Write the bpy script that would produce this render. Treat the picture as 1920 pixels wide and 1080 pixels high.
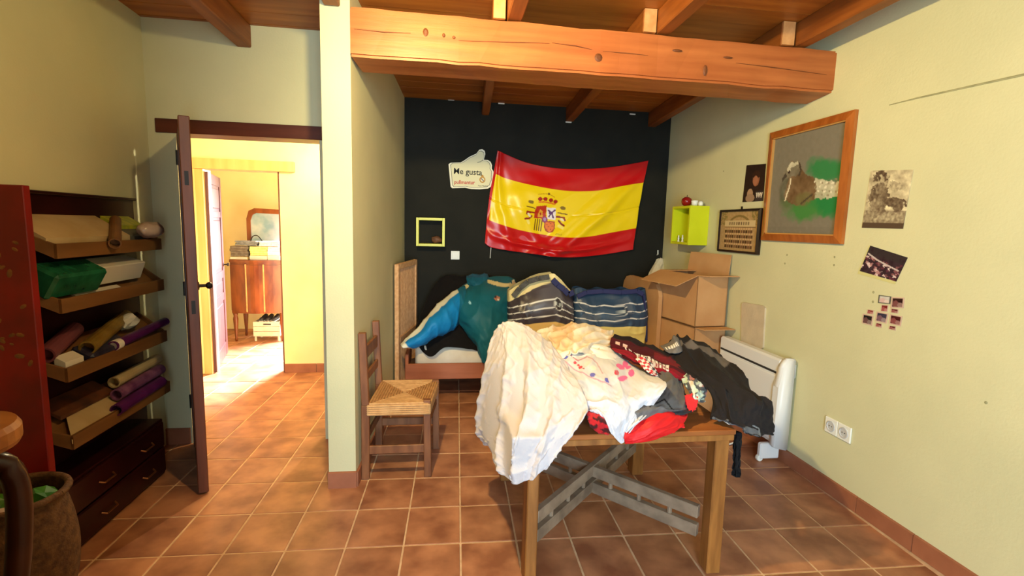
import bpy, bmesh, math, random
import numpy as np
from mathutils import Vector, Matrix
random.seed(5)
SC = bpy.context.scene
COL = SC.collection
for o in list(bpy.data.objects): bpy.data.objects.remove(o)

# ------------------------------------------------------------------ camera
FPX, CX, CY, EYE = 929.0, 960.0, 540.0, 1.5
def _n(v): return v/np.linalg.norm(v)
_ax_y = _n(np.array([-130., -120., FPX])); _ax_d = np.array([-200., 7460., FPX])
_ax_d = _n(_ax_d-_ax_d.dot(_ax_y)*_ax_y); _ax_z = -_ax_d
_ax_x = np.cross(_ax_z, _ax_y)
if _ax_x[0] < 0: _ax_x = -_ax_x
ROT = np.stack([_ax_x, _ax_y, _ax_z])
cam_d = bpy.data.cameras.new('camera'); cam = bpy.data.objects.new('camera', cam_d); COL.objects.link(cam)
cam_d.sensor_width = 36; cam_d.lens = FPX/1920*36; cam_d.clip_start = .05
r_, d_, f_ = ROT[:, 0], ROT[:, 1], ROT[:, 2]
cam.matrix_world = Matrix(((r_[0], -d_[0], -f_[0], 0), (r_[1], -d_[1], -f_[1], 0), (r_[2], -d_[2], -f_[2], EYE), (0, 0, 0, 1)))
SC.camera = cam

# ------------------------------------------------------------------ light
SC.view_settings.view_transform = 'Standard'; SC.view_settings.look = 'None'
SC.view_settings.gamma = 1; SC.view_settings.use_curve_mapping = False
SC.view_settings.exposure = 1.0
w = bpy.data.worlds.new('sky'); SC.world = w; w.use_nodes = True
w.node_tree.nodes['Background'].inputs[0].default_value = (.62, .78, 1, 1)
w.node_tree.nodes['Background'].inputs[1].default_value = .5
def area(name, loc, direction, sx, sy, power, color):
    l = bpy.data.lights.new(name, 'AREA'); l.shape = 'RECTANGLE'; l.size = sx; l.size_y = sy
    l.energy = power; l.color = color
    o = bpy.data.objects.new(name, l); COL.objects.link(o); o.location = loc
    o.rotation_euler = Vector(direction).to_track_quat('-Z', 'Y').to_euler(); return o
def bulb(name, loc, power, color, r=.035):
    l = bpy.data.lights.new(name, 'POINT'); l.energy = power; l.color = color; l.shadow_soft_size = r
    o = bpy.data.objects.new(name, l); COL.objects.link(o); o.location = loc; return o
LAMP = (-.25, 1.7, 2.46)
area('window_daylight', (.15, -1.72, 1.35), (0, 1, -.02), 1.1, 1.9, 96, (.64, .86, 1))
bulb('pendant_bulb', LAMP, 16, (1, .79, .35))
sp_ = bpy.data.lights.new('pendant_fill_spot', 'SPOT'); sp_.energy = 90; sp_.color = (1, .79, .35); sp_.spot_size = 3.1; sp_.spot_blend = 1; sp_.shadow_soft_size = .035  # spot added at the bulb to favour right and back; no reflector hangs there
so_ = bpy.data.objects.new('pendant_fill_spot', sp_); COL.objects.link(so_); so_.location = LAMP
so_.rotation_euler = Vector((.60, .58, -.40)).to_track_quat('-Z', 'Y').to_euler()
bulb('hall_bulb', (-.68, 4.25, 2.28), 44, (1, .88, .60), .02)
area('bedroom_daylight', (-.95, 7.1, 1.5), (-.42, -1, -.62), .7, 1.2, 170, (.94, .95, 1)).data.spread = 1.5

# ------------------------------------------------------------------ helpers
def lin(c):
    c = np.asarray(c, dtype=float)/255
    return np.where(c <= .04045, c/12.92, ((c+.055)/1.055)**2.4)
def l4(c): return tuple(lin(c))+(1,)
def on(x, y, X=None, Y=None, Z=None):
    """where the line of sight through a photo point meets a world plane"""
    d = ROT @ np.array([x-CX, y-CY, FPX])
    i, v = (0, X) if X is not None else (1, Y) if Y is not None else (2, Z)
    o = np.array([0, 0, EYE]); return o+d*(v-o[i])/d[i]
def seen(px, py, Y):
    d = np.stack([ROT[i, 0]*(px-CX)+ROT[i, 1]*(py-CY)+ROT[i, 2]*FPX for i in range(3)], -1)
    return np.array([0, 0, EYE])+d*(Y/d[..., 1])[..., None]

def mat(name, c1, c2=None, scale=6, rough=.6, bump=0, bscale=None, metal=0, spec=.4, stretch=(1, 1, 1), detail=4, tile_rand=0, coat=0, lo=.35, hi=.65):
    m = bpy.data.materials.new(name); m.use_nodes = True; nt = m.node_tree; N = nt.nodes; L = nt.links
    b = N['Principled BSDF']; b.inputs['Roughness'].default_value = rough; b.inputs['Metallic'].default_value = metal
    b.inputs['Specular IOR Level'].default_value = spec; b.inputs['Coat Weight'].default_value = coat
    b.inputs['Base Color'].default_value = l4(c1)
    if c2 is not None or bump:
        tc = N.new('ShaderNodeTexCoord'); mp = N.new('ShaderNodeMapping'); mp.inputs['Scale'].default_value = stretch
        L.new(tc.outputs['Object'], mp.inputs[0]); vec = mp.outputs[0]
        if tile_rand:
            oi = N.new('ShaderNodeObjectInfo'); mu = N.new('ShaderNodeVectorMath'); mu.operation = 'MULTIPLY_ADD'
            cb = N.new('ShaderNodeCombineXYZ'); L.new(oi.outputs['Random'], cb.inputs[0]); L.new(oi.outputs['Random'], cb.inputs[1])
            L.new(cb.outputs[0], mu.inputs[0]); mu.inputs[1].default_value = (37, 91, 13); L.new(vec, mu.inputs[2]); vec = mu.outputs[0]
    if c2 is not None:
        n = N.new('ShaderNodeTexNoise'); n.inputs['Scale'].default_value = scale; n.inputs['Detail'].default_value = detail
        L.new(vec, n.inputs['Vector'])
        cr = N.new('ShaderNodeValToRGB'); cr.color_ramp.elements[0].color = l4(c1); cr.color_ramp.elements[1].color = l4(c2)
        cr.color_ramp.elements[0].position = lo; cr.color_ramp.elements[1].position = hi
        L.new(n.outputs['Fac'], cr.inputs[0]); out = cr.outputs[0]
        if tile_rand:
            hv = N.new('ShaderNodeHueSaturation'); mr = N.new('ShaderNodeMapRange')
            mr.inputs['To Min'].default_value = 1-tile_rand; mr.inputs['To Max'].default_value = 1+tile_rand
            L.new(oi.outputs['Random'], mr.inputs[0]); L.new(mr.outputs[0], hv.inputs['Value']); L.new(out, hv.inputs['Color']); out = hv.outputs[0]
        L.new(out, b.inputs['Base Color'])
    if bump:
        n2 = N.new('ShaderNodeTexNoise'); n2.inputs['Scale'].default_value = bscale or scale*4; n2.inputs['Detail'].default_value = 5
        L.new(vec, n2.inputs['Vector'])
        bp = N.new('ShaderNodeBump'); bp.inputs['Strength'].default_value = bump; bp.inputs['Distance'].default_value = .01
        L.new(n2.outputs['Fac'], bp.inputs['Height']); L.new(bp.outputs[0], b.inputs['Normal'])
    return m
def vcol(name, rough=.8, sheen=0, bump=.15, bscale=180, spec=.3):
    m = mat(name, (200, 200, 200), rough=rough, bump=bump, bscale=bscale, spec=spec)
    a = m.node_tree.nodes.new('ShaderNodeVertexColor'); a.layer_name = 'Col'
    b = m.node_tree.nodes['Principled BSDF']; m.node_tree.links.new(a.outputs[0], b.inputs['Base Color'])
    b.inputs['Sheen Weight'].default_value = sheen; return m

def setp(o, label=None, cat=None, group=None, kind=None):
    if label: o['label'] = label
    if cat: o['category'] = cat
    if group: o['group'] = group
    if kind: o['kind'] = kind
    return o
def empty(name, loc, label, cat, group=None):
    o = bpy.data.objects.new(name, None); COL.objects.link(o); o.location = loc; o.empty_display_size = .1
    return setp(o, label, cat, group)
def _base(o):
    while o.parent: o = o.parent
    return o
def attach(o, parent):
    if parent is not None:
        o.parent = parent
        M = Matrix.Identity(4); p = parent; chain = []
        while p: chain.append(p); p = p.parent
        for p in reversed(chain): M = M @ p.matrix_parent_inverse @ p.matrix_basis
        o.matrix_parent_inverse = M.inverted()
    return o
def link(name, me, m, parent=None, smooth=False):
    o = bpy.data.objects.new(name, me); COL.objects.link(o)
    if m: me.materials.append(m)
    if smooth:
        for p in me.polygons: p.use_smooth = True
    return attach(o, parent)
def obj(name, bm, m, parent=None, smooth=False):
    bmesh.ops.recalc_face_normals(bm, faces=bm.faces)
    me = bpy.data.meshes.new(name); bm.to_mesh(me); bm.free(); return link(name, me, m, parent, smooth)
def B(): return bmesh.new()
def box(bm, a, b, bev=0, M=None):
    x0, y0, z0 = a; x1, y1, z1 = b
    vs = [bm.verts.new(p) for p in [(x0, y0, z0), (x1, y0, z0), (x1, y1, z0), (x0, y1, z0), (x0, y0, z1), (x1, y0, z1), (x1, y1, z1), (x0, y1, z1)]]
    fs = [bm.faces.new([vs[i] for i in q]) for q in [(0, 3, 2, 1), (4, 5, 6, 7), (0, 1, 5, 4), (1, 2, 6, 5), (2, 3, 7, 6), (3, 0, 4, 7)]]
    if bev:
        es = list({e for f in fs for e in f.edges})
        r = bmesh.ops.bevel(bm, geom=es, offset=bev, segments=1, affect='EDGES', profile=.5)
        vs = [v for v in vs if v.is_valid]+list(r['verts']); vs = list({v for v in vs if v.is_valid})
    if M is not None: bmesh.ops.transform(bm, matrix=M, verts=vs)
    return bm
def bar(bm, p, q, wx, wy, up=(0, 0, 1), bev=.003):
    p = Vector(p); q = Vector(q); z = (q-p).normalized(); u = Vector(up)
    if abs(z.dot(u)) > .95: u = Vector((0, 1, 0))
    x = u.cross(z).normalized(); y = z.cross(x)
    M = Matrix(((x.x, y.x, z.x, p.x), (x.y, y.y, z.y, p.y), (x.z, y.z, z.z, p.z), (0, 0, 0, 1)))
    return box(bm, (-wx/2, -wy/2, 0), (wx/2, wy/2, (q-p).length), bev, M)
def hexa(bm, P):     # 8 corners: bottom ring, top ring
    vs = [bm.verts.new(p) for p in P]
    for q in [(0, 3, 2, 1), (4, 5, 6, 7), (0, 1, 5, 4), (1, 2, 6, 5), (2, 3, 7, 6), (3, 0, 4, 7)]: bm.faces.new([vs[i] for i in q])
    return bm
def tube(bm, pts, r, n=8, caps=True):
    pts = [Vector(p) for p in pts]; rings = []
    for i, p in enumerate(pts):
        t = (pts[min(i+1, len(pts)-1)]-pts[max(i-1, 0)]).normalized()
        u = Vector((0, 0, 1)) if abs(t.z) < .9 else Vector((1, 0, 0))
        a = u.cross(t).normalized(); b = t.cross(a); rr = r[i] if hasattr(r, '__len__') else r
        rings.append([bm.verts.new(p+(a*math.cos(k*2*math.pi/n)+b*math.sin(k*2*math.pi/n))*rr) for k in range(n)])
    for A, C in zip(rings, rings[1:]):
        for k in range(n): bm.faces.new([A[k], A[(k+1) % n], C[(k+1) % n], C[k]])
    if caps: bm.faces.new(rings[0][::-1]); bm.faces.new(rings[-1])
    return bm
def lathe(bm, prof, c=(0, 0, 0), n=20, M=None):
    rings = []
    for r, z in prof: rings.append([bm.verts.new((c[0]+r*math.cos(k*2*math.pi/n), c[1]+r*math.sin(k*2*math.pi/n), c[2]+z)) for k in range(n)])
    for A, C in zip(rings, rings[1:]):
        for k in range(n): bm.faces.new([A[k], A[(k+1) % n], C[(k+1) % n], C[k]])
    bm.faces.new(rings[0][::-1]); bm.faces.new(rings[-1])
    if M is not None: bmesh.ops.transform(bm, matrix=M, verts=[v for R in rings for v in R])
    return bm
def prism(bm, pts, off):     # polygon pts (3d) pushed along off
    off = Vector(off); a = [bm.verts.new(p) for p in pts]; b = [bm.verts.new(Vector(p)+off) for p in pts]
    bm.faces.new(a); bm.faces.new(b[::-1]); n = len(a)
    for i in range(n): bm.faces.new([a[i], b[i], b[(i+1) % n], a[(i+1) % n]])
    return bm

# --- cloth and printed surfaces: grids with a colour per vertex
def crom(P, n):
    P = np.asarray(P, float); K = len(P); Q = np.concatenate([[2*P[0]-P[1]], P, [2*P[-1]-P[-2]]])
    t = np.linspace(0, K-1, n); i = np.minimum(t.astype(int), K-2); f = (t-i).reshape((-1,)+(1,)*(P.ndim-1))
    a, b, c, d = Q[i], Q[i+1], Q[i+2], Q[i+3]
    return .5*((2*b)+(c-a)*f+(2*a-5*b+4*c-d)*f**2+(3*b-a-3*c+d)*f**3)
def fbm(x, y, seed=0, octv=4):
    r = np.random.RandomState(seed); s = 0; a = 1.
    for o in range(octv):
        for k in range(3):
            an = r.rand()*6.283; ph = r.rand()*6.283; fr = (1+.5*r.rand())*2**o
            s = s+a*np.sin(fr*(x*math.cos(an)+y*math.sin(an))+ph+1.3*np.sin(fr*.7*(y*math.cos(an)-x*math.sin(an))+ph*2))/3
        a *= .55
    return s
def folds(x, y, ang, freq, seed=0, warp=1.):
    s = x*math.cos(ang)+y*math.sin(ang)
    n = fbm(x*4, y*4, seed, 3)
    return (1-np.abs(np.sin(s*freq+warp*n)))**1.5-.4
def grid_mesh(name, P, C, m, parent=None, thick=0, smooth=True, closed=False):
    nv, nu = P.shape[:2]; V = P.reshape(-1, 3); idx = np.arange(nv*nu).reshape(nv, nu)
    if closed: idx = np.concatenate([idx, idx[:, :1]], 1)
    F = np.stack([idx[:-1, :-1], idx[:-1, 1:], idx[1:, 1:], idx[1:, :-1]], -1).reshape(-1, 4)
    if thick:
        T = np.cross(np.gradient(P, axis=1), np.gradient(P, axis=0)); T /= np.linalg.norm(T, axis=-1, keepdims=True)+1e-9
        W = (P-T*thick*(1 if T.reshape(-1, 3).mean(0)[1] < 0 else -1)).reshape(-1, 3); k = len(V)
        rim = np.concatenate([idx[0, :-1], idx[:-1, -1], idx[-1, :0:-1], idx[:0:-1, 0]])
        R = np.stack([rim, np.roll(rim, -1), np.roll(rim, -1)+k, rim+k], -1)
        F = np.concatenate([F, F[:, ::-1]+k, R[:, ::-1]]); V = np.concatenate([V, W])
        if C is not None: C = np.concatenate([C.reshape(-1, 3)]*2)
    me = bpy.data.meshes.new(name); me.from_pydata(V.tolist(), [], F.tolist())
    if C is not None:
        at = me.color_attributes.new('Col', 'FLOAT_COLOR', 'POINT')
        c4 = np.ones((len(V), 4)); c4[:, :3] = lin(np.clip(C.reshape(-1, 3), 0, 255)); at.data.foreach_set('color', c4.ravel())
    me.update()
    return link(name, me, m, parent, smooth)
def cloth(name, ctrl, col, m, nu=60, nv=60, thick=.004, disp=None, parent=None, clear=True):
    """ctrl: rows of (photo x, photo y, world depth Y); disp(u,v,px,py)-> metres toward the viewer"""
    G = np.array(ctrl, float); G = crom(G, nv); G = crom(G.transpose(1, 0, 2), nu).transpose(1, 0, 2)
    px, py, Y = G[..., 0], G[..., 1], G[..., 2]; P = seen(px, py, Y)
    u, v = np.meshgrid(np.linspace(0, 1, nu), np.linspace(0, 1, nv))
    if disp is not None:
        T = np.cross(np.gradient(P, axis=1), np.gradient(P, axis=0)); T /= np.linalg.norm(T, axis=-1, keepdims=True)+1e-9
        if (T*(np.array([0, 0, EYE])-P)).sum(-1).mean() < 0: T = -T
        P = P+T*disp(u, v, px, py)[..., None]
    if clear:                        # lift folds that would sink into the table top, towards the room
        o_ = np.array([0, 0, EYE])
        S = np.ones(px.shape); P0 = P
        for _ in range(60):
            bad = (P[..., 0] > .275) & (P[..., 0] < 1.26) & (P[..., 1] > 1.815) & (P[..., 1] < 2.86) & (P[..., 2] < .684) & (P[..., 2] > .5)
            if not bad.any(): break
            S[bad] *= .996; P = o_+(P0-o_)*S[..., None]
        T_ = S.copy()
        for _ in range(25):
            Q = np.pad(T_, 1, mode='edge'); T_ = np.minimum(S, (Q[:-2, 1:-1]+Q[2:, 1:-1]+Q[1:-1, :-2]+Q[1:-1, 2:]+2*T_)/6)
        P = o_+(P0-o_)*T_[..., None]
    C = None
    if col is not None:
        C = col(px, py, u, v) if callable(col) else np.broadcast_to(np.array(col, float), px.shape+(3,)).copy()
    return grid_mesh(name, P, C, m, parent, thick)
def base(px, c): return np.broadcast_to(np.array(c, float), px.shape+(3,)).copy()
def disc(px, py, x, y, rx, ry=None, rot=0):
    ry = ry or rx; c, s = math.cos(rot), math.sin(rot); a = ((px-x)*c+(py-y)*s)/rx; b = (-(px-x)*s+(py-y)*c)/ry
    return a*a+b*b < 1
def poly(px, py, pts):
    r = np.zeros(px.shape, bool); n = len(pts)
    for i in range(n):
        (x0, y0), (x1, y1) = pts[i], pts[(i+1) % n]
        if y0 == y1: continue
        c = ((y0 > py) != (y1 > py)) & (px < (x1-x0)*(py-y0)/(y1-y0)+x0); r ^= c
    return r
def stroke(px, py, pts, w):
    r = np.zeros(px.shape, bool)
    for (x0, y0), (x1, y1) in zip(pts, pts[1:]):
        dx, dy = x1-x0, y1-y0; t = np.clip(((px-x0)*dx+(py-y0)*dy)/(dx*dx+dy*dy+1e-9), 0, 1)
        r |= (px-x0-t*dx)**2+(py-y0-t*dy)**2 < w*w
    return r
def print_on(name, P4, fn, m, parent=None, nu=60, nv=60, off=(0, 0, 0)):
    """flat print between 4 corners (tl,tr,br,bl); fn(u,v)->rgb"""
    tl, tr, br, bl = [np.array(p, float) for p in P4]
    u, v = np.meshgrid(np.linspace(0, 1, nu), np.linspace(0, 1, nv)); U, Vv = u[..., None], v[..., None]
    P = (tl*(1-U)+tr*U)*(1-Vv)+(bl*(1-U)+br*U)*Vv+np.array(off)
    return grid_mesh(name, P, fn(u, v), m, parent, 0, False)
def text(name, s, size, M, m, parent, ext=.0008, bold=0, sx=1):
    cu = bpy.data.curves.new(name, 'FONT'); cu.body = s; cu.size = size; cu.extrude = ext; cu.offset = bold; cu.resolution_u = 2
    t = bpy.data.objects.new(name, cu); COL.objects.link(t); dg = bpy.context.evaluated_depsgraph_get(); dg.update()
    me = bpy.data.meshes.new_from_object(t.evaluated_get(dg)); bpy.data.objects.remove(t)
    me.transform(M @ Matrix.Diagonal((sx, 1, 1, 1))); return link(name, me, m, parent)

# ------------------------------------------------------------------ materials
M_wall = mat('plaster_pale_green', (212, 207, 168), (205, 201, 163), 2.2, .85, .10, 90, spec=.2)
M_hallw = mat('plaster_yellow', (238, 224, 176), (234, 216, 160), 2.5, .85, .1, 90, spec=.2)
M_black = mat('black_paint', (27, 27, 23), (34, 33, 28), 3, .75, .12, 120, spec=.2)
M_tile = mat('terracotta_tile', (136, 84, 58), (184, 126, 90), 5.5, .42, .05, 30, tile_rand=.10, spec=.45)
M_grout = mat('grout', (214, 180, 144), (196, 158, 122), 20, .9)
M_skirt = mat('terracotta_skirting', (146, 88, 62), (160, 100, 72), 7, .5, tile_rand=.06)
M_board = mat('ceiling_board_wood', (178, 106, 38), (148, 78, 24), 5, .45, .05, 40, stretch=(.25, 2.5, 2), tile_rand=.07)
M_raft = mat('rafter_wood', (150, 84, 32), (116, 60, 20), 6, .5, .05, 40, stretch=(3, .3, 3))
M_beam = mat('beam_wood', (184, 106, 54), (156, 82, 38), 5, .42, .06, 30, stretch=(.22, 3, 3))
M_beamdk = mat('beam_knot', (122, 68, 32), (98, 52, 22), 14, .6)
M_cut = mat('cut_end_wood', (216, 158, 100), (196, 134, 78), 20, .6)
M_lintel = mat('dark_red_wood', (96, 42, 24), (74, 30, 18), 5, .45, .05, 30, stretch=(.3, 3, 3))
M_doorw = mat('door_brown_wood', (112, 62, 42), (84, 44, 30), 6, .45, .05, 30, stretch=(3, 3, .3))
M_doorp = mat('door_purple_brown', (92, 56, 58), (74, 42, 46), 6, .35, .05, 30, stretch=(3, 3, .3))
M_jamb = mat('light_jamb_wood', (218, 176, 118), (206, 160, 100), 5, .5, .03, 30, stretch=(3, 3, .3))
M_iron = mat('dark_metal', (40, 34, 30), rough=.4, metal=.7)
M_chair = mat('chair_wood', (138, 88, 54), (108, 64, 38), 8, .45, .06, 40, stretch=(3, 3, .5))
M_rush = mat('rush', (208, 162, 110), (184, 138, 88), 24, .8, .25, 160)
M_rushd = mat('rush_dark', (190, 144, 94), (166, 120, 74), 24, .8, .25, 160)
M_table = mat('table_light_wood', (158, 104, 50), (122, 76, 34), 9, .45, .05, 30, stretch=(3, 3, .4))
M_tabtop = mat('table_top_wood', (164, 100, 52), (134, 76, 38), 6, .35, .04, 30, stretch=(.4, 3, 3))
M_grey = mat('grey_weathered_wood', (146, 126, 106), (110, 92, 76), 9, .75, .15, 50)
M_bedw = mat('bed_wood', (172, 100, 66), (152, 84, 52), 5, .5, stretch=(.4, 3, 3))
M_matt = mat('mattress_white', (228, 220, 206), (216, 204, 186), 6, .9)
M_cane = mat('cane_weave', (222, 176, 130), (200, 150, 106), 40, .8, .3, 160)
M_card = mat('cardboard', (198, 150, 102), (188, 138, 90), 5, .85, .04, 90)
M_cardin = mat('cardboard_inside', (140, 94, 56), (128, 84, 48), 5, .9)
M_white = mat('white_enamel', (226, 226, 228), rough=.35)
M_whited = mat('white_plastic_shade', (196, 196, 198), rough=.5)
M_slot = mat('dark_slot', (46, 44, 44), rough=.7)
M_plastic = mat('white_plastic', (236, 236, 230), rough=.35)
M_lime = mat('lime_lacquer', (206, 214, 28), (198, 206, 22), 4, .4)
M_limey = mat('pale_lime_lacquer', (226, 226, 96), rough=.4)
M_frame = mat('oak_frame', (176, 100, 42), (150, 80, 30), 8, .3, .03, 40, stretch=(3, 3, .6), coat=.3)
M_gold = mat('gilt_edge', (214, 160, 92), rough=.35, metal=.3)
M_dkframe = mat('ebony_frame', (34, 20, 16), rough=.35)
M_print = vcol('printed_paper', .6, bump=0)
M_paint = vcol('pastel_on_paper', .85, bump=.1)
M_cloth = vcol('cotton', .9, .15)
M_satin = vcol('satin', .3, .1, .05, 300, .5)
M_nylon = vcol('nylon', .55, .02, .08, 120)
M_fleece = vcol('fleece', .95, .02, .3, 260, .12)
M_bag = vcol('coated_bag_fabric', .38, 0, .08, 90, .5)
M_maroon = mat('maroon_lacquer', (48, 14, 14), (34, 9, 9), 5, .3, .03, 30)
M_red = mat('red_lacquer', (150, 10, 8), (112, 8, 7), 4, .4)
M_tray = mat('tray_brown_wood', (128, 88, 48), (104, 68, 34), 5, .55, .04, 30, stretch=(2, .3, 2))
M_goldp = mat('gold_paint', (140, 88, 40), (110, 66, 28), 30, .5)
M_paper = mat('cream_paper', (186, 164, 124), (172, 148, 106), 5, .8)
M_paperw = mat('white_paper', (206, 200, 186), rough=.8)
M_dres = mat('walnut_veneer', (136, 74, 34), (98, 46, 18), 5, .3, .03, 30, stretch=(2, 2, .6))
M_mirror = mat('mirror_glass', (150, 186, 204), (206, 220, 226), 6, .25, metal=.5)
M_wicker = mat('wicker', (104, 70, 36), (70, 42, 18), 40, .8, .4, 120)
M_stool = mat('honey_wood', (158, 98, 40), (132, 76, 26), 6, .45, stretch=(.4, 3, 3))
M_scroll = mat('scroll_wood', (62, 30, 14), (44, 20, 9), 8, .28)
M_greenp = mat('green_plastic', (70, 128, 34), (40, 96, 26), 18, .3)
M_pur = mat('purple_foil', (92, 34, 96), (72, 22, 78), 12, .3)
M_goldf = mat('gold_foil', (168, 138, 66), (140, 110, 44), 12, .35, metal=.3)
M_teal = mat('green_packaging', (16, 70, 46), (34, 104, 72), 14, .25)
M_tape = mat('white_label', (222, 216, 202), rough=.6)
M_clear = mat('clear_wrap', (186, 160, 140), (160, 132, 114), 16, .25)

def struct(name, bm, m): return setp(obj(name, bm, m), kind='structure')

# ================================================================== SETTING
WR, WB, WL, WD = 2.25, 4.855, -1.80, 3.42        # right, back, left, doorway wall
def ceil_z(y): return 2.695-.02*(y-2.75)
fl = struct('floor', box(B(), (-3.6, -1.75, -.06), (3, 7.3, -.0025)), M_grout)
TW, TD, TH = .266, .312, -.028
tb = B(); box(tb, (.004, .004, -.008), (TW-.004, TD-.004, 0), .0025); tm = bpy.data.meshes.new('tile'); tb.to_mesh(tm); tb.free(); tm.materials.append(M_tile)
tcs, tsn = math.cos(TH), math.sin(TH)
far = B(); ntile = 0
for i in range(-14, 13):
    for j in range(-13, 17):
        x = -.434+i*TW*tcs-j*TD*tsn; y = 2.205+i*TW*tsn+j*TD*tcs; cx_, cy_ = x+.13, y+.15
        if cx_ < -3.3 or cx_ > 2.32 or cy_ < -1.6 or cy_ > 7.2: continue
        room = -1.85 < cx_ < 2.4 and 1.15 < cy_ < 4.9
        hall = -2.6 < cx_ < -.5 and 3.3 < cy_ < 6.9 and cx_ > -1.2-(cy_-3.3)*.55
        if room and cy_ > 3.5 and cx_ < -.5: room = False
        rd = math.sin(i*12.9+j*78.2)*.0006
        if (room or hall) and ntile < 300:
            o = bpy.data.objects.new('tile', tm); COL.objects.link(o); o.parent = fl; o.location = (x, y, rd); o.rotation_euler = (0, 0, TH); ntile += 1
        else:
            box(far, (.004, .004, -.008), (TW-.004, TD-.004, 0), 0, Matrix.Translation((x, y, 0)) @ Matrix.Rotation(TH, 4, 'Z'))
setp(obj('distant_tile', far, M_tile, fl), kind='stuff')

struct('wall_right', box(B(), (WR, -1.75, 0), (WR+.15, 5.1, 3)), M_wall)
struct('wall_back', box(B(), (-.62, WB, 0), (WR, WB+.16, 3)), M_black)
struct('wall_left', box(B(), (WL-.15, -1.75, 0), (WL, WD+.05, 3)), M_wall)
bm = B()
hexa(bm, [(-.622, 2.755, 0), (-.475, 2.755, 0), (-.36, WB, 0), (-.60, WB, 0), (-.622, 2.755, 2.71), (-.475, 2.755, 2.71), (-.36, WB, 2.67), (-.60, WB, 2.67)])
part = struct('wall_partition', bm, M_wall)
bm = B()
box(bm, (WL, WD, 0), (-1.64, WD+.17, 3)); box(bm, (-1.64, WD, 2.06), (-.60, WD+.17, 3)); box(bm, (-.79, WD, 0), (-.60, WD+.17, 2.06))
struct('wall_doorway', bm, M_wall)
bm = B()      # wall behind the viewer, with the window the daylight comes through
box(bm, (WL, -1.85, 0), (-.44, -1.7, 3)); box(bm, (.74, -1.85, 0), (WR, -1.7, 3)); box(bm, (-.44, -1.85, 2.35), (.74, -1.7, 3)); box(bm, (-.44, -1.85, 0), (.74, -1.7, .3))
struct('wall_front', bm, M_wall)
struct('wall_light_block', box(B(), (-.60, -1.7, 0), (-.46, .45, 3)), M_wall)      # unseen stub added to keep window light off the left wall
bm = B()
for a, b in [((-.44, -1.76, .3), (-.38, -1.7, 2.35)), ((.68, -1.76, .3), (.74, -1.7, 2.35)), ((-.44, -1.76, 2.29), (.74, -1.7, 2.35)), ((-.44, -1.76, .3), (.74, -1.7, .36))]: box(bm, a, b, .004)
wf = struct('window_1', bm, M_jamb)
obj('mullion', box(B(), (.13, -1.76, .36), (.17, -1.71, 2.29), .003), M_jamb, wf)
# hall and the bedroom beyond
HB = 5.02
bm = B()
box(bm, (-1.53, HB, 0), (-.62, HB+.14, 2.62)); box(bm, (-3.3, HB, 0), (-2.215, HB+.14, 2.62)); box(bm, (-2.215, HB, 1.95), (-1.53, HB+.14, 2.62))
struct('wall_hall', bm, M_hallw)
struct('wall_hall_left', box(B(), (-3.4, WD+.17, 0), (-3.3, 7.2, 2.62)), M_hallw)
struct('wall_hall_right', box(B(), (-.625, WD+.17, 0), (-.6, HB, 2.62)), M_hallw)
struct('wall_hall_front', box(B(), (-3.3, WD+.02, 0), (WL-.001, WD+.17, 2.62)), M_hallw)
bm = B(); box(bm, (-3.3, 7.12, 0), (-1.35, 7.2, 2.62)); box(bm, (-.62, 7.12, 0), (-.5, 7.2, 2.62)); box(bm, (-1.35, 7.12, 2.15), (-.62, 7.2, 2.62)); box(bm, (-1.35, 7.12, 0), (-.62, 7.2, .85))
struct('wall_bedroom', bm, M_hallw)
struct('wall_bedroom_right', box(B(), (-.6, HB+.14, 0), (-.5, 7.12, 2.62)), M_hallw)
struct('ceiling_hall', box(B(), (-3.4, WD+.17, 2.62), (-.5, 7.2, 2.68)), M_hallw)
# ceiling of boards
bm = B()
hexa(bm, [(WL, -1.75, ceil_z(-1.75)+.02), (WR, -1.75, ceil_z(-1.75)+.02), (WR, WB, ceil_z(WB)+.02), (WL, WB, ceil_z(WB)+.02), (WL, -1.75, 2.95), (WR, -1.75, 2.95), (WR, WB, 2.95), (WL, WB, 2.95)])
ce = struct('ceiling', bm, M_board)
y = 1.3; k = 0
while y < WB:
    y2 = min(y+.19+.02*math.sin(k*2.3), WB); dz = .0015*math.sin(k*5.1)
    P = []
    for zo in (dz, .03):
        P += [(WL, y+.002, ceil_z(y)+zo), (WR, y+.002, ceil_z(y)+zo), (WR, y2-.002, ceil_z(y2)+zo), (WL, y2-.002, ceil_z(y2)+zo)]
    if y2 <= WD: obj('board', hexa(B(), P), M_board, ce)
    else:
        P = [(max(p[0], -.62), p[1], p[2]) if y > WD else p for p in P]; obj('board', hexa(B(), P), M_board, ce)
    y = y2; k += 1
# skirting tiles
def skirt(name, p, q, n, h=.09, t=.012):
    p = Vector(p); q = Vector(q); d = (q-p)/n; nrm = Vector((-d.y, d.x, 0)).normalized()*t
    root = None
    for i in range(n):
        a = p+d*i+d*.006; b = p+d*(i+1)-d*.006
        bm = hexa(B(), [a, b, b+nrm, a+nrm, a+Vector((0, 0, h)), b+Vector((0, 0, h)), b+nrm+Vector((0, 0, h-.004)), a+nrm+Vector((0, 0, h-.004))])
        if root is None: root = struct(name, bm, M_skirt)
        else: obj('tile', bm, M_skirt, root)
    return root
skirt('baseboard_right', (WR, .93, 0), (WR, WB, 0), 12)
skirt('baseboard_column', (-.470, 2.755, 0), (-.627, 2.755, 0), 1, .096)
skirt('baseboard_partition', (-.36, WB, 0), (-.475, 2.755, 0), 7)
skirt('baseboard_hall', (-.63, HB, 0), (-1.53, HB, 0), 3)
skirt('baseboard_doorway', (-1.65, WD, 0), (WL, WD, 0), 1, .11)
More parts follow.
